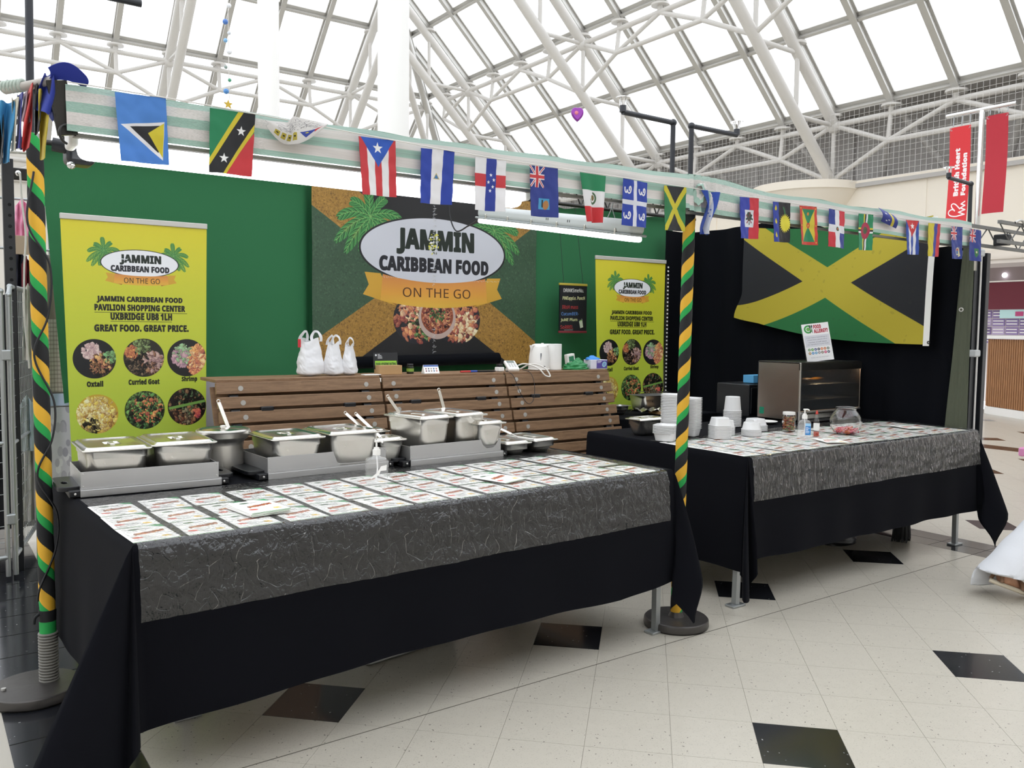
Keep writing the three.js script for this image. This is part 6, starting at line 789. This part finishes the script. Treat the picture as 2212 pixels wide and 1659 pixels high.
// ---------- left edge: trolley, frame, hanging goods ----------
{
  const t = thing('roll_cage', 'galvanised wire mesh roll cage standing at the left edge beside the wrapped pole', 'roll cage', [0.455, 0, -5.57]);
  const panel = (nm, a, b, y0, y1, nv, skip) => { const A = V(...a), B = V(...b), at = (s, y) => A.clone().lerp(B, s).setY(y), g = []; mesh('frame', [...pipe([at(0, 0.02), at(0, y1 - 0.05), at(0.06, y1), at(0.94, y1), at(1, y1 - 0.05), at(1, y0)], 0.0135, 10), bar(at(0, y0), at(1, y0), 0.0135), bar(at(0, y0 + (y1 - y0) * 0.42), at(1, y0 + (y1 - y0) * 0.42), 0.011)], M.zinc, t); for (let k = 1; k < nv; k++) g.push(bar(at(k / nv, y0), at(k / nv, y1), 0.0022, 5)); for (let y = y0 + 0.09; y < y1; y += 0.092) g.push(bar(at(0, y), at(1, y), 0.0022, 5)); mesh('wire_mesh', g, M.zinc, t); };
  panel('r', [0.015, 0, -0.02], [0.225, 0, -0.88], 0.13, 1.68, 17); panel('l', [-0.025, 0, 0.0], [-0.86, 0, 0.2], 0.13, 1.7, 16);
  for (const y of [0.35, 1.29]) mesh('hinge', bx(0.05, 0.06, 0.04, -0.005, y, 0, 0.008), M.zinc, t); mesh('cardboard_base', bx(0.5, 0.03, 0.5, -0.35, 0.16, -0.2), M.card, t);
  const u = thing('perforated_upright', 'black perforated steel upright at the far left edge', 'upright', [0.497, 0, -5.76]); mesh('post', bx(0.058, 2.42, 0.05, 0, 1.21, 0, 0.004), M.blackPaint, u); for (let k = 0; k < 9; k++) mesh('hole', new THREE.CylinderGeometry(0.0095, 0.0095, 0.004, 14).rotateX(Math.PI / 2).translate(0.004, 1.66 + k * 0.062, 0.0245), mat('#050506', 0.9), u);
  const p = thing('black_frame_post', 'slim black frame post with a clamp bracket left of the wrapped pole', 'post', [0.622, 0, -5.9]); mesh('post', bar(V(0, 0, 0), V(0.005, 2.4, 0), 0.013, 12), M.blackPaint, p); mesh('bracket', bx(0.12, 0.07, 0.03, -0.05, 2.36, 0.0, 0.008), M.darkMetal, p); mesh('knob', new THREE.SphereGeometry(0.018, 12, 8).translate(-0.06, 2.36, 0.03), M.chrome, p);
  tag(mesh('chrome_tube', bar(V(0.45, 2.437, -5.6), V(0.62, 2.445, -5.6), 0.013, 12), M.chrome), 'short chrome tube crossing behind the side flags', 'tube');
  tag(mesh('white_cable', tube([[0.57, 2.36, -5.85], [0.575, 2.2, -5.85], [0.59, 2.0, -5.85], [0.578, 1.8, -5.85], [0.572, 1.5, -5.84], [0.59, 1.2, -5.84]], 0.006, 50, 6), M.cableWhite), 'pale cable hanging down beside the black frame post', 'cable');
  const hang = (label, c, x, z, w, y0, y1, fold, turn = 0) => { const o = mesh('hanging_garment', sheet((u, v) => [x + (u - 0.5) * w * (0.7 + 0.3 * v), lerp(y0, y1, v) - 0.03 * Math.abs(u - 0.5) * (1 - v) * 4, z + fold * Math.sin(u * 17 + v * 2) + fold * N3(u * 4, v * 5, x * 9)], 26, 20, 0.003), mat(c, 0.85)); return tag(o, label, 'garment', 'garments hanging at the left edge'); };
  hang('pink garment hanging behind the black frame post', '#e79bb8', 0.69, -7.0, 0.12, 2.36, 2.04, 0.02); hang('white garment hanging left of the pink one', '#dcdce4', 0.62, -7.02, 0.1, 2.3, 2.05, 0.015); hang('dark navy garment hanging below the cardboard piece', '#171a2a', 0.655, -7.0, 0.12, 2.0, 1.6, 0.02); hang('dark red garment hanging beside the navy one', '#6a1622', 0.70, -6.95, 0.08, 1.95, 1.4, 0.02);
  hang('long cream trousers hanging inside the wire cage', '#c9c4b8', 0.62, -6.1, 0.085, 1.72, 1.24, 0.012); hang('pale blue grey garment low inside the wire cage', '#9fb0b6', 0.6, -6.15, 0.1, 1.02, 0.66, 0.015); hang('clear grey garment cover at the bottom of the wire cage', '#b9b6b4', 0.62, -6.2, 0.1, 0.8, 0.2, 0.02); hang('black sheet added for the dark interior of the wire cage', '#101116', 0.62, -6.5, 0.4, 1.7, 0.1, 0.01);  // last sheet is added, its black standing in for the dark cage interior
  tag(mesh('cardboard_piece', bx(0.14, 0.13, 0.02, 0.68, 2.02, -6.9, 0.003), mat('#a3907a', 0.8)), 'brown cardboard piece below the pink garment', 'cardboard');
  const gr = thing('garment_rail', 'grey rail with two bars carrying the pink and navy garments', 'rail', [0.66, 0, -7.03]); mesh('bar', bar(V(-0.35, 2.355, 0), V(0.2, 2.355, 0), 0.01), M.zinc, gr); mesh('bar', bar(V(-0.35, 2.0, 0.04), V(0.2, 2.0, 0.04), 0.01), M.zinc, gr); for (const x of [-0.35, 0.2]) mesh('post', bar(V(x, 0, 0.02), V(x, 2.36, 0.02), 0.012), M.zinc, gr); tag(mesh('display_board', bx(0.17, 1.92, 0.02, 0.795, 0.96, -6.33, 0.003), mat('#8f8a84', 0.8)), 'grey board behind the hanging fabrics at the left edge', 'board');
  const plaid = canvas(128, 256, (x, w, h) => { x.fillStyle = '#bdb3a6'; x.fillRect(0, 0, w, h); x.fillStyle = 'rgba(110,98,88,0.35)'; for (let k = 0; k < 8; k++) x.fillRect(k * 17, 0, 5, h); for (let k = 0; k < 18; k++) x.fillRect(0, k * 15, w, 5); }), floral = canvas(256, 512, (x, w, h) => { x.fillStyle = '#cfcdd6'; x.fillRect(0, 0, w, h); for (let k = 0; k < 34; k++) { x.fillStyle = ['#a9a6b4', '#b9b6c2', '#e2e0e6'][k % 3]; x.beginPath(); x.arc(rnd() * w, rnd() * h, rr(14, 30), 0, 7); x.fill(); } });
  const fab = (label, m, x, w, y0, y1, z) => tag(mesh('hanging_fabric', sheet((u, v) => [x + (u - 0.5) * w, lerp(y0, y1, v), z + 0.012 * Math.sin(u * 8 + v)], 14, 10, 0.004), m), label, 'fabric');
  fab('plain brown folded fabric hanging between the pole and the green cloth', mat('#8b7d70', 0.85), 0.79, 0.16, 1.9, 1.5, -6.3); fab('beige checked fabric hanging below the brown one', mat('#ffffff', 0.85, { map: plaid }), 0.79, 0.15, 1.5, 1.02, -6.29); fab('pale blue wrapped fabric pack below the checked one', mat('#b9c6de', 0.5), 0.79, 0.14, 1.01, 0.93, -6.28); fab('white flower-patterned fabric hanging at the bottom beside the pole', mat('#ffffff', 0.8, { map: floral }), 0.80, 0.16, 0.92, 0.3, -6.27);
}
// ---------- right edge ----------
{
  const t = thing('frame_post', 'tall silver stall post with clear clamps at the right end of the far counter', 'post', [6.07, 0, -2.995]);
  const silver = mat('#d9d9d8', 0.32, { metalness: 0.55 }); mesh('tube', bar(V(-0.075, 0.3, 0.005), V(-0.075, 2.05, 0.005), 0.021, 16), silver, t); mesh('tube', bar(V(-0.035, 0.3, 0.075), V(-0.035, 2.05, 0.075), 0.007, 12), silver, t); mesh('channel', beam(V(-0.03, 0.3, 0.03), V(-0.03, 2.0, 0.03), 0.03, 0.06, V(1, 0, 0)), M.blackPaint, t); for (const y of [1.33, 2.02]) mesh('clamp', bx(0.09, 0.05, 0.12, -0.055, y, 0.03, 0.012), M.clearCase, t); mesh('top_cup', lathe([[0.0, 1.9], [0.035, 1.9], [0.035, 2.03], [0.042, 2.035], [0, 2.035]], 24, -0.06, 0, 0.02), M.steel, t);
  mesh('dark_post', bx(0.05, 1.75, 0.07, 0.06, 1.15, 0.045, 0.004), M.blackPaint, t);
  const g = thing('lattice_truss', 'grey lattice box truss running right from the end of the awning', 'truss', [5.94, 0, -2.99]), Lx = 3.55; const ch = [[2.212, 0], [2.212, 0.22], [2.085, 0], [2.085, 0.22]]; mesh('chord', ch.map(([y, z]) => beam(V(0, y, z), V(Lx, y, z), 0.022, 0.022)), mat('#7a7a78', 0.5, { metalness: 0.4 }), g); const z = []; for (let k = 0; k < 22; k++) for (const zz of [0, 0.22]) z.push(bar(V(k * 0.155, k % 2 ? 2.085 : 2.212, zz), V(k * 0.155 + 0.155, k % 2 ? 2.212 : 2.085, zz), 0.005, 6)); mesh('lattice', z, mat('#6a6a68', 0.5, { metalness: 0.4 }), g); mesh('joint_plate', [bx(0.06, 0.08, 0.1, 0.4, 2.13, 0.06, 0.01)], M.blackPaint, g); mesh('strap', tube([[0.2, 2.22, 0.23], [0.27, 2.24, 0.24], [0.33, 2.2, 0.24], [0.36, 2.14, 0.24]], 0.008, 20, 6), M.alu, g); mesh('upright', bar(V(Lx, 0, 0.1), V(Lx, 2.2, 0.1), 0.03), M.zinc, g);
  // banner post with two red banners
  const b = thing('banner_post', 'tall chrome T-shaped post carrying two red banners at the right', 'post', [10.4, 0, -5.1]); mesh('post', bar(V(0, 0, 0), V(0, 4.09, 0), 0.032, 20), M.chrome, b); mesh('crossbar', bar(V(0, 4.1, -0.42), V(0, 4.1, 0.38), 0.024, 16), M.chrome, b); mesh('foot', lathe([[0, 0], [0.2, 0], [0.2, 0.02], [0, 0.03]], 32), M.zinc, b);
  const bt = canvas(224, 960, (x, w, h) => { x.fillStyle = '#d9363c'; x.fillRect(0, 0, w, h); x.fillStyle = '#c52e36'; x.fillRect(0, h - 36, w, 36); x.save(); x.translate(0, h); x.rotate(-Math.PI / 2); textBox(x, 'British Heart', 300, 66, 752, 118, BOLD, '#f4eeee'); textBox(x, 'Foundation', 300, 146, 700, 192, BOLD, '#f4eeee'); x.restore();
    x.strokeStyle = '#f4eeee'; x.lineWidth = 12; x.lineCap = 'round'; x.lineJoin = 'round'; x.beginPath(); x.translate(0, 62); x.moveTo(196, 662); x.lineTo(160, 684); x.lineTo(200, 700); x.lineTo(156, 722); x.lineTo(204, 742); x.lineTo(140, 762); x.lineTo(200, 786); x.lineTo(120, 800); x.bezierCurveTo(60, 800, 20, 780, 30, 750); x.bezierCurveTo(40, 724, 90, 724, 96, 744); x.bezierCurveTo(70, 720, 40, 690, 66, 676); x.bezierCurveTo(96, 664, 130, 710, 150, 730); x.stroke(); });
  const ban = (label, z0, z1, y0, y1, m) => { const s = thing('red_banner', label, 'banner', [10.36, 0, (z0 + z1) / 2]), w = z1 - z0; const g = sheet((u, v) => [0.02 * Math.sin(v * 4) - 0.012 * Math.sin(u * 3), lerp(y1, y0, v), (u - 0.5) * w], 8, 24, 0.003); mesh('cloth', m.map ? uvRect(g, 0, 1, 1, 0) : g, m, s); for (const k of [-0.4, 0, 0.4]) mesh('hook', [bar(V(0.03, y1 + 0.02, k * w), V(0.04, 4.09, k * w), 0.006, 6), new THREE.TorusGeometry(0.014, 0.005, 6, 12).rotateY(Math.PI / 2).translate(0.0, y1 - 0.02, k * w)], M.zinc, s); };
  ban('red charity banner with white writing and a heart mark, left of the post', -5.455, -5.205, 2.75, 3.94, mat('#ffffff', 0.7, { map: bt })); ban('plain darker red banner hanging right of the post', -5.03, -4.785, 2.87, 4.0, M.redCloth);
  // shop fronts below the cream wall
  const sw = sgroup('shop_front', 'shop fronts below the cream wall with a maroon fascia and purple product panels'); struct('back_wall', bx(0.2, 3.0, 30, 19.1, 1.5, -11.1), mat('#cfc8c4', 0.8), sw); struct('soffit', bx(3.2, 0.06, 30, 17.55, 2.99, -11.1), M.cream, sw);
  struct('fascia', [bx(0.15, 0.27, 6.4, 18.0, 2.36, -8.6), bx(0.25, 0.27, 6.4, 18.05, 2.09, -8.6)], M.maroon, sw); struct('fascia_trim', bx(0.2, 0.025, 6.4, 17.98, 2.51, -8.6), M.white, sw); struct('upper_sign', bx(0.1, 0.28, 6.4, 18.1, 2.66, -8.6), mat('#8d8084', 0.6), sw); struct('downlight', new THREE.SphereGeometry(0.05, 14, 10).translate(18.02, 2.64, -8.25), M.tubeGlow, sw);
  for (let i = 0; i < 4; i++) for (let k = 0; k < 8; k++) { const c = [['#7d6a9a', '#d9d2e6', '#8f7cac', '#6f5c8c'], ['#efeaf2', '#b6a6c8', '#e4dcec', '#8a78a6']][(i + k) % 2][(i * 3 + k) % 4]; struct('product_panel', [bx(0.03, 0.155, 0.24, 18.02, 1.86 - i * 0.17, -9.1 + k * 0.26, 0.004)], mat(c, 0.6), sw); struct('product_strip', [0, 1].map((q) => bx(0.01, 0.02, 0.2, 18.0, 1.89 - i * 0.17 - q * 0.06, -9.1 + k * 0.26)), M.white, sw); }
  struct('shop_sign', bx(0.03, 0.17, 0.55, 17.96, 1.86, -8.0), mat('#bfe4e6', 0.5), sw); struct('shop_sign_badge', bx(0.012, 0.09, 0.15, 17.94, 1.86, -7.9), mat('#b8447a', 0.5), sw); struct('rosette', [new THREE.CylinderGeometry(0.1, 0.1, 0.02, 24).rotateZ(Math.PI / 2).translate(17.9, 1.62, -8.6)], mat('#d9cfc8', 0.6), sw);
  const k = thing('slatted_counter', 'wooden counter of upright slats with a white top and plinth at the right edge', 'counter', [16.06, 0, -7.6], Math.atan2(-0.94, -0.57) + Math.PI); 
  k.rotation.y = Math.atan2(-(0.94), -0.57); const Lk = 2.6; mesh('core', bx(Lk, 1.2, 0.5, Lk / 2, 0.74, -0.3), mat('#8d6642', 0.7), k); mesh('top', bx(Lk + 0.05, 0.06, 0.62, Lk / 2, 1.4, -0.28, 0.005), M.white, k); mesh('plinth', bx(Lk, 0.14, 0.56, Lk / 2, 0.07, -0.28, 0.003), M.white, k);
  const gs = [0, 1, 2].map((v) => { const g = buv(bx(0.043, 1.22, 0.04, 0, 0, 0, 0.004), 1, v * 0.31, v * 0.17); const u = g.attributes.uv; for (let i = 0; i < u.count; i++) u.setX(i, u.getX(i) * 5); return g; }); for (let i = 0; i < 43; i++) { const o = mesh('slat', gs[i % 3], M.slatWood, k); o.position.set(0.03 + i * 0.06, 0.755, -0.03); }
  tag(mesh('pink_handle', [bx(0.16, 0.09, 0.06, 9.02, 0.3, -3.86, 0.02), bar(V(9.02, 0.27, -3.86), V(9.3, 0.05, -3.6), 0.02)], mat('#d58ab8', 0.4)), 'pink plastic handle poking in at the right edge above the floor', 'handle');
  tag(mesh('plastic_sack', grid((u, v) => { const a = u * 6.2832, cr = 1 + 0.25 * N3(u * 7, v * 5, 3); return [5.26 + Math.cos(a) * 0.16 * Math.cos(v * 1.5) * cr, 0.003 + v * 0.2 * cr, -3.45 + Math.sin(a) * 0.12 * Math.cos(v * 1.5) * cr]; }, 36, 14), mat('#0d0f16', 0.3)), 'crumpled black plastic sack on the floor under the far counter', 'sack');
  const br = thing('floor_broom', 'black bristled broom head lying under the right end of the far counter', 'broom', [5.75, 0, -3.25], 0.4); mesh('head', bx(0.3, 0.05, 0.09, 0, 0.17, 0, 0.01), M.blackPlastic, br); const bs = []; for (let i = 0; i < 260; i++) { const x = rr(-0.14, 0.14), zz = rr(-0.04, 0.04); bs.push(bar(V(x, 0.15, zz), V(x * 1.1 + rr(-0.01, 0.01), 0.002, zz * 1.3), 0.0016, 4)); } mesh('bristles', bs, M.blackPlastic, br).userData.kind = 'stuff';
  const cr = thing('storage_crate', 'pale grey storage crate on the floor under the near counter', 'crate', [1.8, 0, -3.48], 0.15); mesh('tub', loft([rrRing(0.5, 0.34, 0.03, 0.003), rrRing(0.52, 0.36, 0.03, 0.02), rrRing(0.56, 0.4, 0.03, 0.3), rrRing(0.58, 0.42, 0.03, 0.3), rrRing(0.58, 0.42, 0.03, 0.31)], [true, true]), mat('#b9bcbc', 0.5), cr);
  // roof decorations
  const h = thing('heart_balloon', 'small pink and purple heart-shaped foil balloon floating below the glass roof', 'balloon', [7.81, 4.5, -9.44], -0.6); h.scale.setScalar(0.72); const hs = new THREE.Shape(); hs.moveTo(0, -0.11); hs.bezierCurveTo(-0.14, 0.0, -0.1, 0.11, -0.03, 0.1); hs.bezierCurveTo(-0.01, 0.1, 0, 0.08, 0, 0.07); hs.bezierCurveTo(0, 0.08, 0.01, 0.1, 0.03, 0.1); hs.bezierCurveTo(0.1, 0.11, 0.14, 0.0, 0, -0.11); mesh('foil', ext(hs, 0.02, 0.03), mat('#8a3a9a', 0.25, { metalness: 0.4 }), h); mesh('print', new THREE.SphereGeometry(0.04, 16, 10).scale(1, 1, 0.5).translate(-0.02, 0.02, 0.045), mat('#d87a8a', 0.3), h); mesh('ribbon', bar(V(0, -0.12, 0.01), V(0.02, -0.6, 0.01), 0.0015, 4), M.rope, h);
  const o = thing('bauble_garland', 'thin hanging string of small blue and white baubles ending in a gold star', 'garland', [4.43, 0, -14.4]); mesh('string', bar(V(0.02, 5.2, 0), V(0, 11.5, 0), 0.006, 5), M.rope, o); [[6.72, '#e4e6ea', 0.04], [6.45, '#4f7ac0', 0.045], [6.28, '#cfd4dc', 0.03], [6.15, '#7fb0d8', 0.035], [5.98, '#e4e6ea', 0.045], [5.72, '#8a9a94', 0.03], [5.52, '#4a9a78', 0.03], [5.33, '#4f8ac8', 0.045]].forEach(([y, c, r], i) => mesh('bauble', new THREE.SphereGeometry(r, 14, 10).translate(0.03 * (i % 2 ? -1 : 1), y, 0), mat(c, 0.2), o));
  const st = []; for (let i = 0; i < 10; i++) { const a = i * Math.PI / 5 + Math.PI / 2, r = i % 2 ? 0.03 : 0.075; st.push([r * Math.cos(a), r * Math.sin(a)]); } mesh('star', ext(st, 0.015, 0.004).translate(0, 5.12, 0), mat('#b79a3a', 0.3, { metalness: 0.6 }), o);
}
// ---------- walking person at the right edge ----------
function sdfMesh(fn, c, half, res) {
  const mc = new MarchingCubes(res, M.white, false, false, 120000); mc.isolation = 0; const f = mc.field;
  for (let k = 0; k < res; k++) for (let j = 0; j < res; j++) for (let i = 0; i < res; i++) f[k * res * res + j * res + i] = -fn(c[0] + half * (i - res / 2) / (res / 2), c[1] + half * (j - res / 2) / (res / 2), c[2] + half * (k - res / 2) / (res / 2));
  mc.update(); const n = mc.count, g = new THREE.BufferGeometry(), P = new Float32Array(n * 3), N = new Float32Array(n * 3); for (let i = 0; i < n * 3; i++) { P[i] = c[i % 3] + half * mc.positionArray[i]; N[i] = mc.normalArray[i]; }
  g.setAttribute('position', new THREE.BufferAttribute(P, 3)); g.setAttribute('uv', new THREE.BufferAttribute(new Float32Array(n * 2), 2)); const w = mergeVertices(g.deleteAttribute('uv') && g, 1e-4); w.computeVertexNormals(); return w;
}
const caps = (B, k) => (x, y, z) => { let d = 9; for (const [a, b, ra, rb] of B) { const ux = b[0] - a[0], uy = b[1] - a[1], uz = b[2] - a[2], t = clamp(((x - a[0]) * ux + (y - a[1]) * uy + (z - a[2]) * uz) / (ux * ux + uy * uy + uz * uz), 0, 1), e = Math.hypot(x - a[0] - ux * t, y - a[1] - uy * t, z - a[2] - uz * t) - lerp(ra, rb, t), h = Math.max(k - Math.abs(d - e), 0) / k; d = Math.min(d, e) - h * h * k / 4; } return d; };
{
  // walking to the right (+x): trailing foot at the origin, hips above x = 0.5
  const t = thing('person', 'person walking by in wide pale blue-white trousers and pale sandals, mostly cut off', 'person', [4.94, 0, -2.27], -0.45), hp = [0.5, 0.86], sl = 0.09;
  const body = [[[0.5, 0.92, 0], [0.53, 1.32, 0], 0.125, 0.13], [[0.53, 1.32, -0.15], [0.53, 1.32, 0.15], 0.06, 0.06], [[0.535, 1.36, 0], [0.55, 1.47, 0], 0.05, 0.048], [[0.56, 1.53, 0], [0.565, 1.6, 0], 0.078, 0.085], [[0.64, 1.535, 0], [0.65, 1.53, 0], 0.016, 0.01], [[0.565, 1.55, 0.085], [0.56, 1.57, 0.09], 0.016, 0.016], [[0.565, 1.55, -0.085], [0.56, 1.57, -0.09], 0.016, 0.016],
    [[0.53, 1.31, 0.17], [0.40, 1.07, 0.2], 0.045, 0.037], [[0.40, 1.07, 0.2], [0.46, 0.84, 0.2], 0.036, 0.026], [[0.53, 1.31, -0.17], [0.62, 1.07, -0.2], 0.045, 0.037], [[0.62, 1.07, -0.2], [0.76, 0.88, -0.19], 0.036, 0.026],
    [[0.46, 0.84, 0.2], [0.475, 0.76, 0.2], 0.03, 0.022], [[0.76, 0.88, -0.19], [0.81, 0.82, -0.19], 0.03, 0.022],
    [[0.5, 0.86, sl], [0.36, 0.47, sl], 0.085, 0.055], [[0.36, 0.47, sl], [0.03, 0.13, sl], 0.055, 0.035], [[0.03, 0.11, sl], [0.15, 0.035, sl], 0.034, 0.022], [[0.5, 0.86, -sl], [0.72, 0.48, -sl], 0.085, 0.055], [[0.72, 0.48, -sl], [0.83, 0.1, -sl], 0.055, 0.035], [[0.83, 0.07, -sl], [0.97, 0.045, -sl], 0.034, 0.024]];
  for (const [wx, wy, wz, dx] of [[0.475, 0.76, 0.2, 0.02], [0.81, 0.82, -0.19, 0.05]]) for (let f = 0; f < 4; f++) body.push([[wx, wy, wz - 0.024 + f * 0.016], [wx + dx, wy - 0.065 + 0.006 * Math.abs(f - 1.5), wz - 0.026 + f * 0.017], 0.0095, 0.008]);
  mesh('body', sdfMesh(caps(body, 0.05), [0.45, 0.84, 0], 0.92, 110), mat('#b98a6e', 0.55), t);
  const leg = [[[0.5, 0.98, 0], [0.5, 0.88, 0], 0.135, 0.14], [[0.5, 0.86, sl], [0.36, 0.48, sl], 0.105, 0.1], [[0.36, 0.48, sl], [0.02, 0.06, sl], 0.1, 0.165], [[0.5, 0.86, -sl], [0.72, 0.5, -sl], 0.105, 0.1], [[0.72, 0.5, -sl], [0.84, 0.05, -sl], 0.1, 0.155]], lf = caps(leg, 0.06);
  mesh('trousers', sdfMesh((x, y, z) => Math.max(lf(x, y, z), z > 0 ? 0.135 - y - 0.12 * (x - 0.05) : 0.05 - y) + 0.007 * N3(x * 9, y * 7, z * 9) + 0.006 * Math.sin(Math.atan2(z - Math.sign(z) * sl, x - 0.3) * 5) * clamp(0.6 - y, 0, 1), [0.45, 0.6, 0], 0.68, 90), mat('#d4d6da', 0.85, { bumpMap: rep(weaveBump, 20, 20), bumpScale: 0.0005 }), t);
  const top = caps([[[0.5, 0.95, 0], [0.53, 1.32, 0], 0.14, 0.142], [[0.53, 1.32, -0.15], [0.53, 1.32, 0.15], 0.068, 0.068], [[0.53, 1.31, 0.17], [0.45, 1.15, 0.195], 0.056, 0.052], [[0.53, 1.31, -0.17], [0.585, 1.15, -0.195], 0.056, 0.052]], 0.05); mesh('top', sdfMesh(top, [0.52, 1.15, 0], 0.34, 60), mat('#c9ccd2', 0.85), t);
  mesh('hair', sdfMesh(caps([[[0.545, 1.62, 0], [0.53, 1.57, 0], 0.092, 0.085], [[0.52, 1.56, 0], [0.47, 1.4, 0], 0.07, 0.04]], 0.04), [0.52, 1.54, 0], 0.22, 50), mat('#2a2320', 0.6), t);
  const shoe = (x, y, z, pitch) => { const g = [loft([0, 0.012, 0.024].map((q) => Array.from({ length: 32 }, (_, i) => { const a = i / 32 * 6.2832; return [Math.cos(a) * (0.128 + (q === 0.012 ? 0.003 : 0)), q, Math.sin(a) * (0.043 - 0.008 * Math.cos(a + 2.6)) * 1]; })), [true, true])], m = mesh('sandal', g, mat('#d8cdb8', 0.6), t); m.position.set(x, y, z); m.rotation.z = pitch; const s = mesh('sandal_strap', [new THREE.TorusGeometry(0.045, 0.011, 8, 20, Math.PI).rotateY(Math.PI / 2).scale(1.6, 0.9, 1).translate(0.05, 0.022, 0), new THREE.TorusGeometry(0.04, 0.009, 8, 20, Math.PI).rotateY(Math.PI / 2).scale(1.2, 1.1, 1).translate(-0.09, 0.022, 0)], mat('#8a6a52', 0.6), t); s.position.set(x, y, z); s.rotation.z = pitch; };
  shoe(0.05, 0.05, sl, -0.36); shoe(0.91, 0.012, -sl, 0.0);
}
renderer.render(scene, camera);
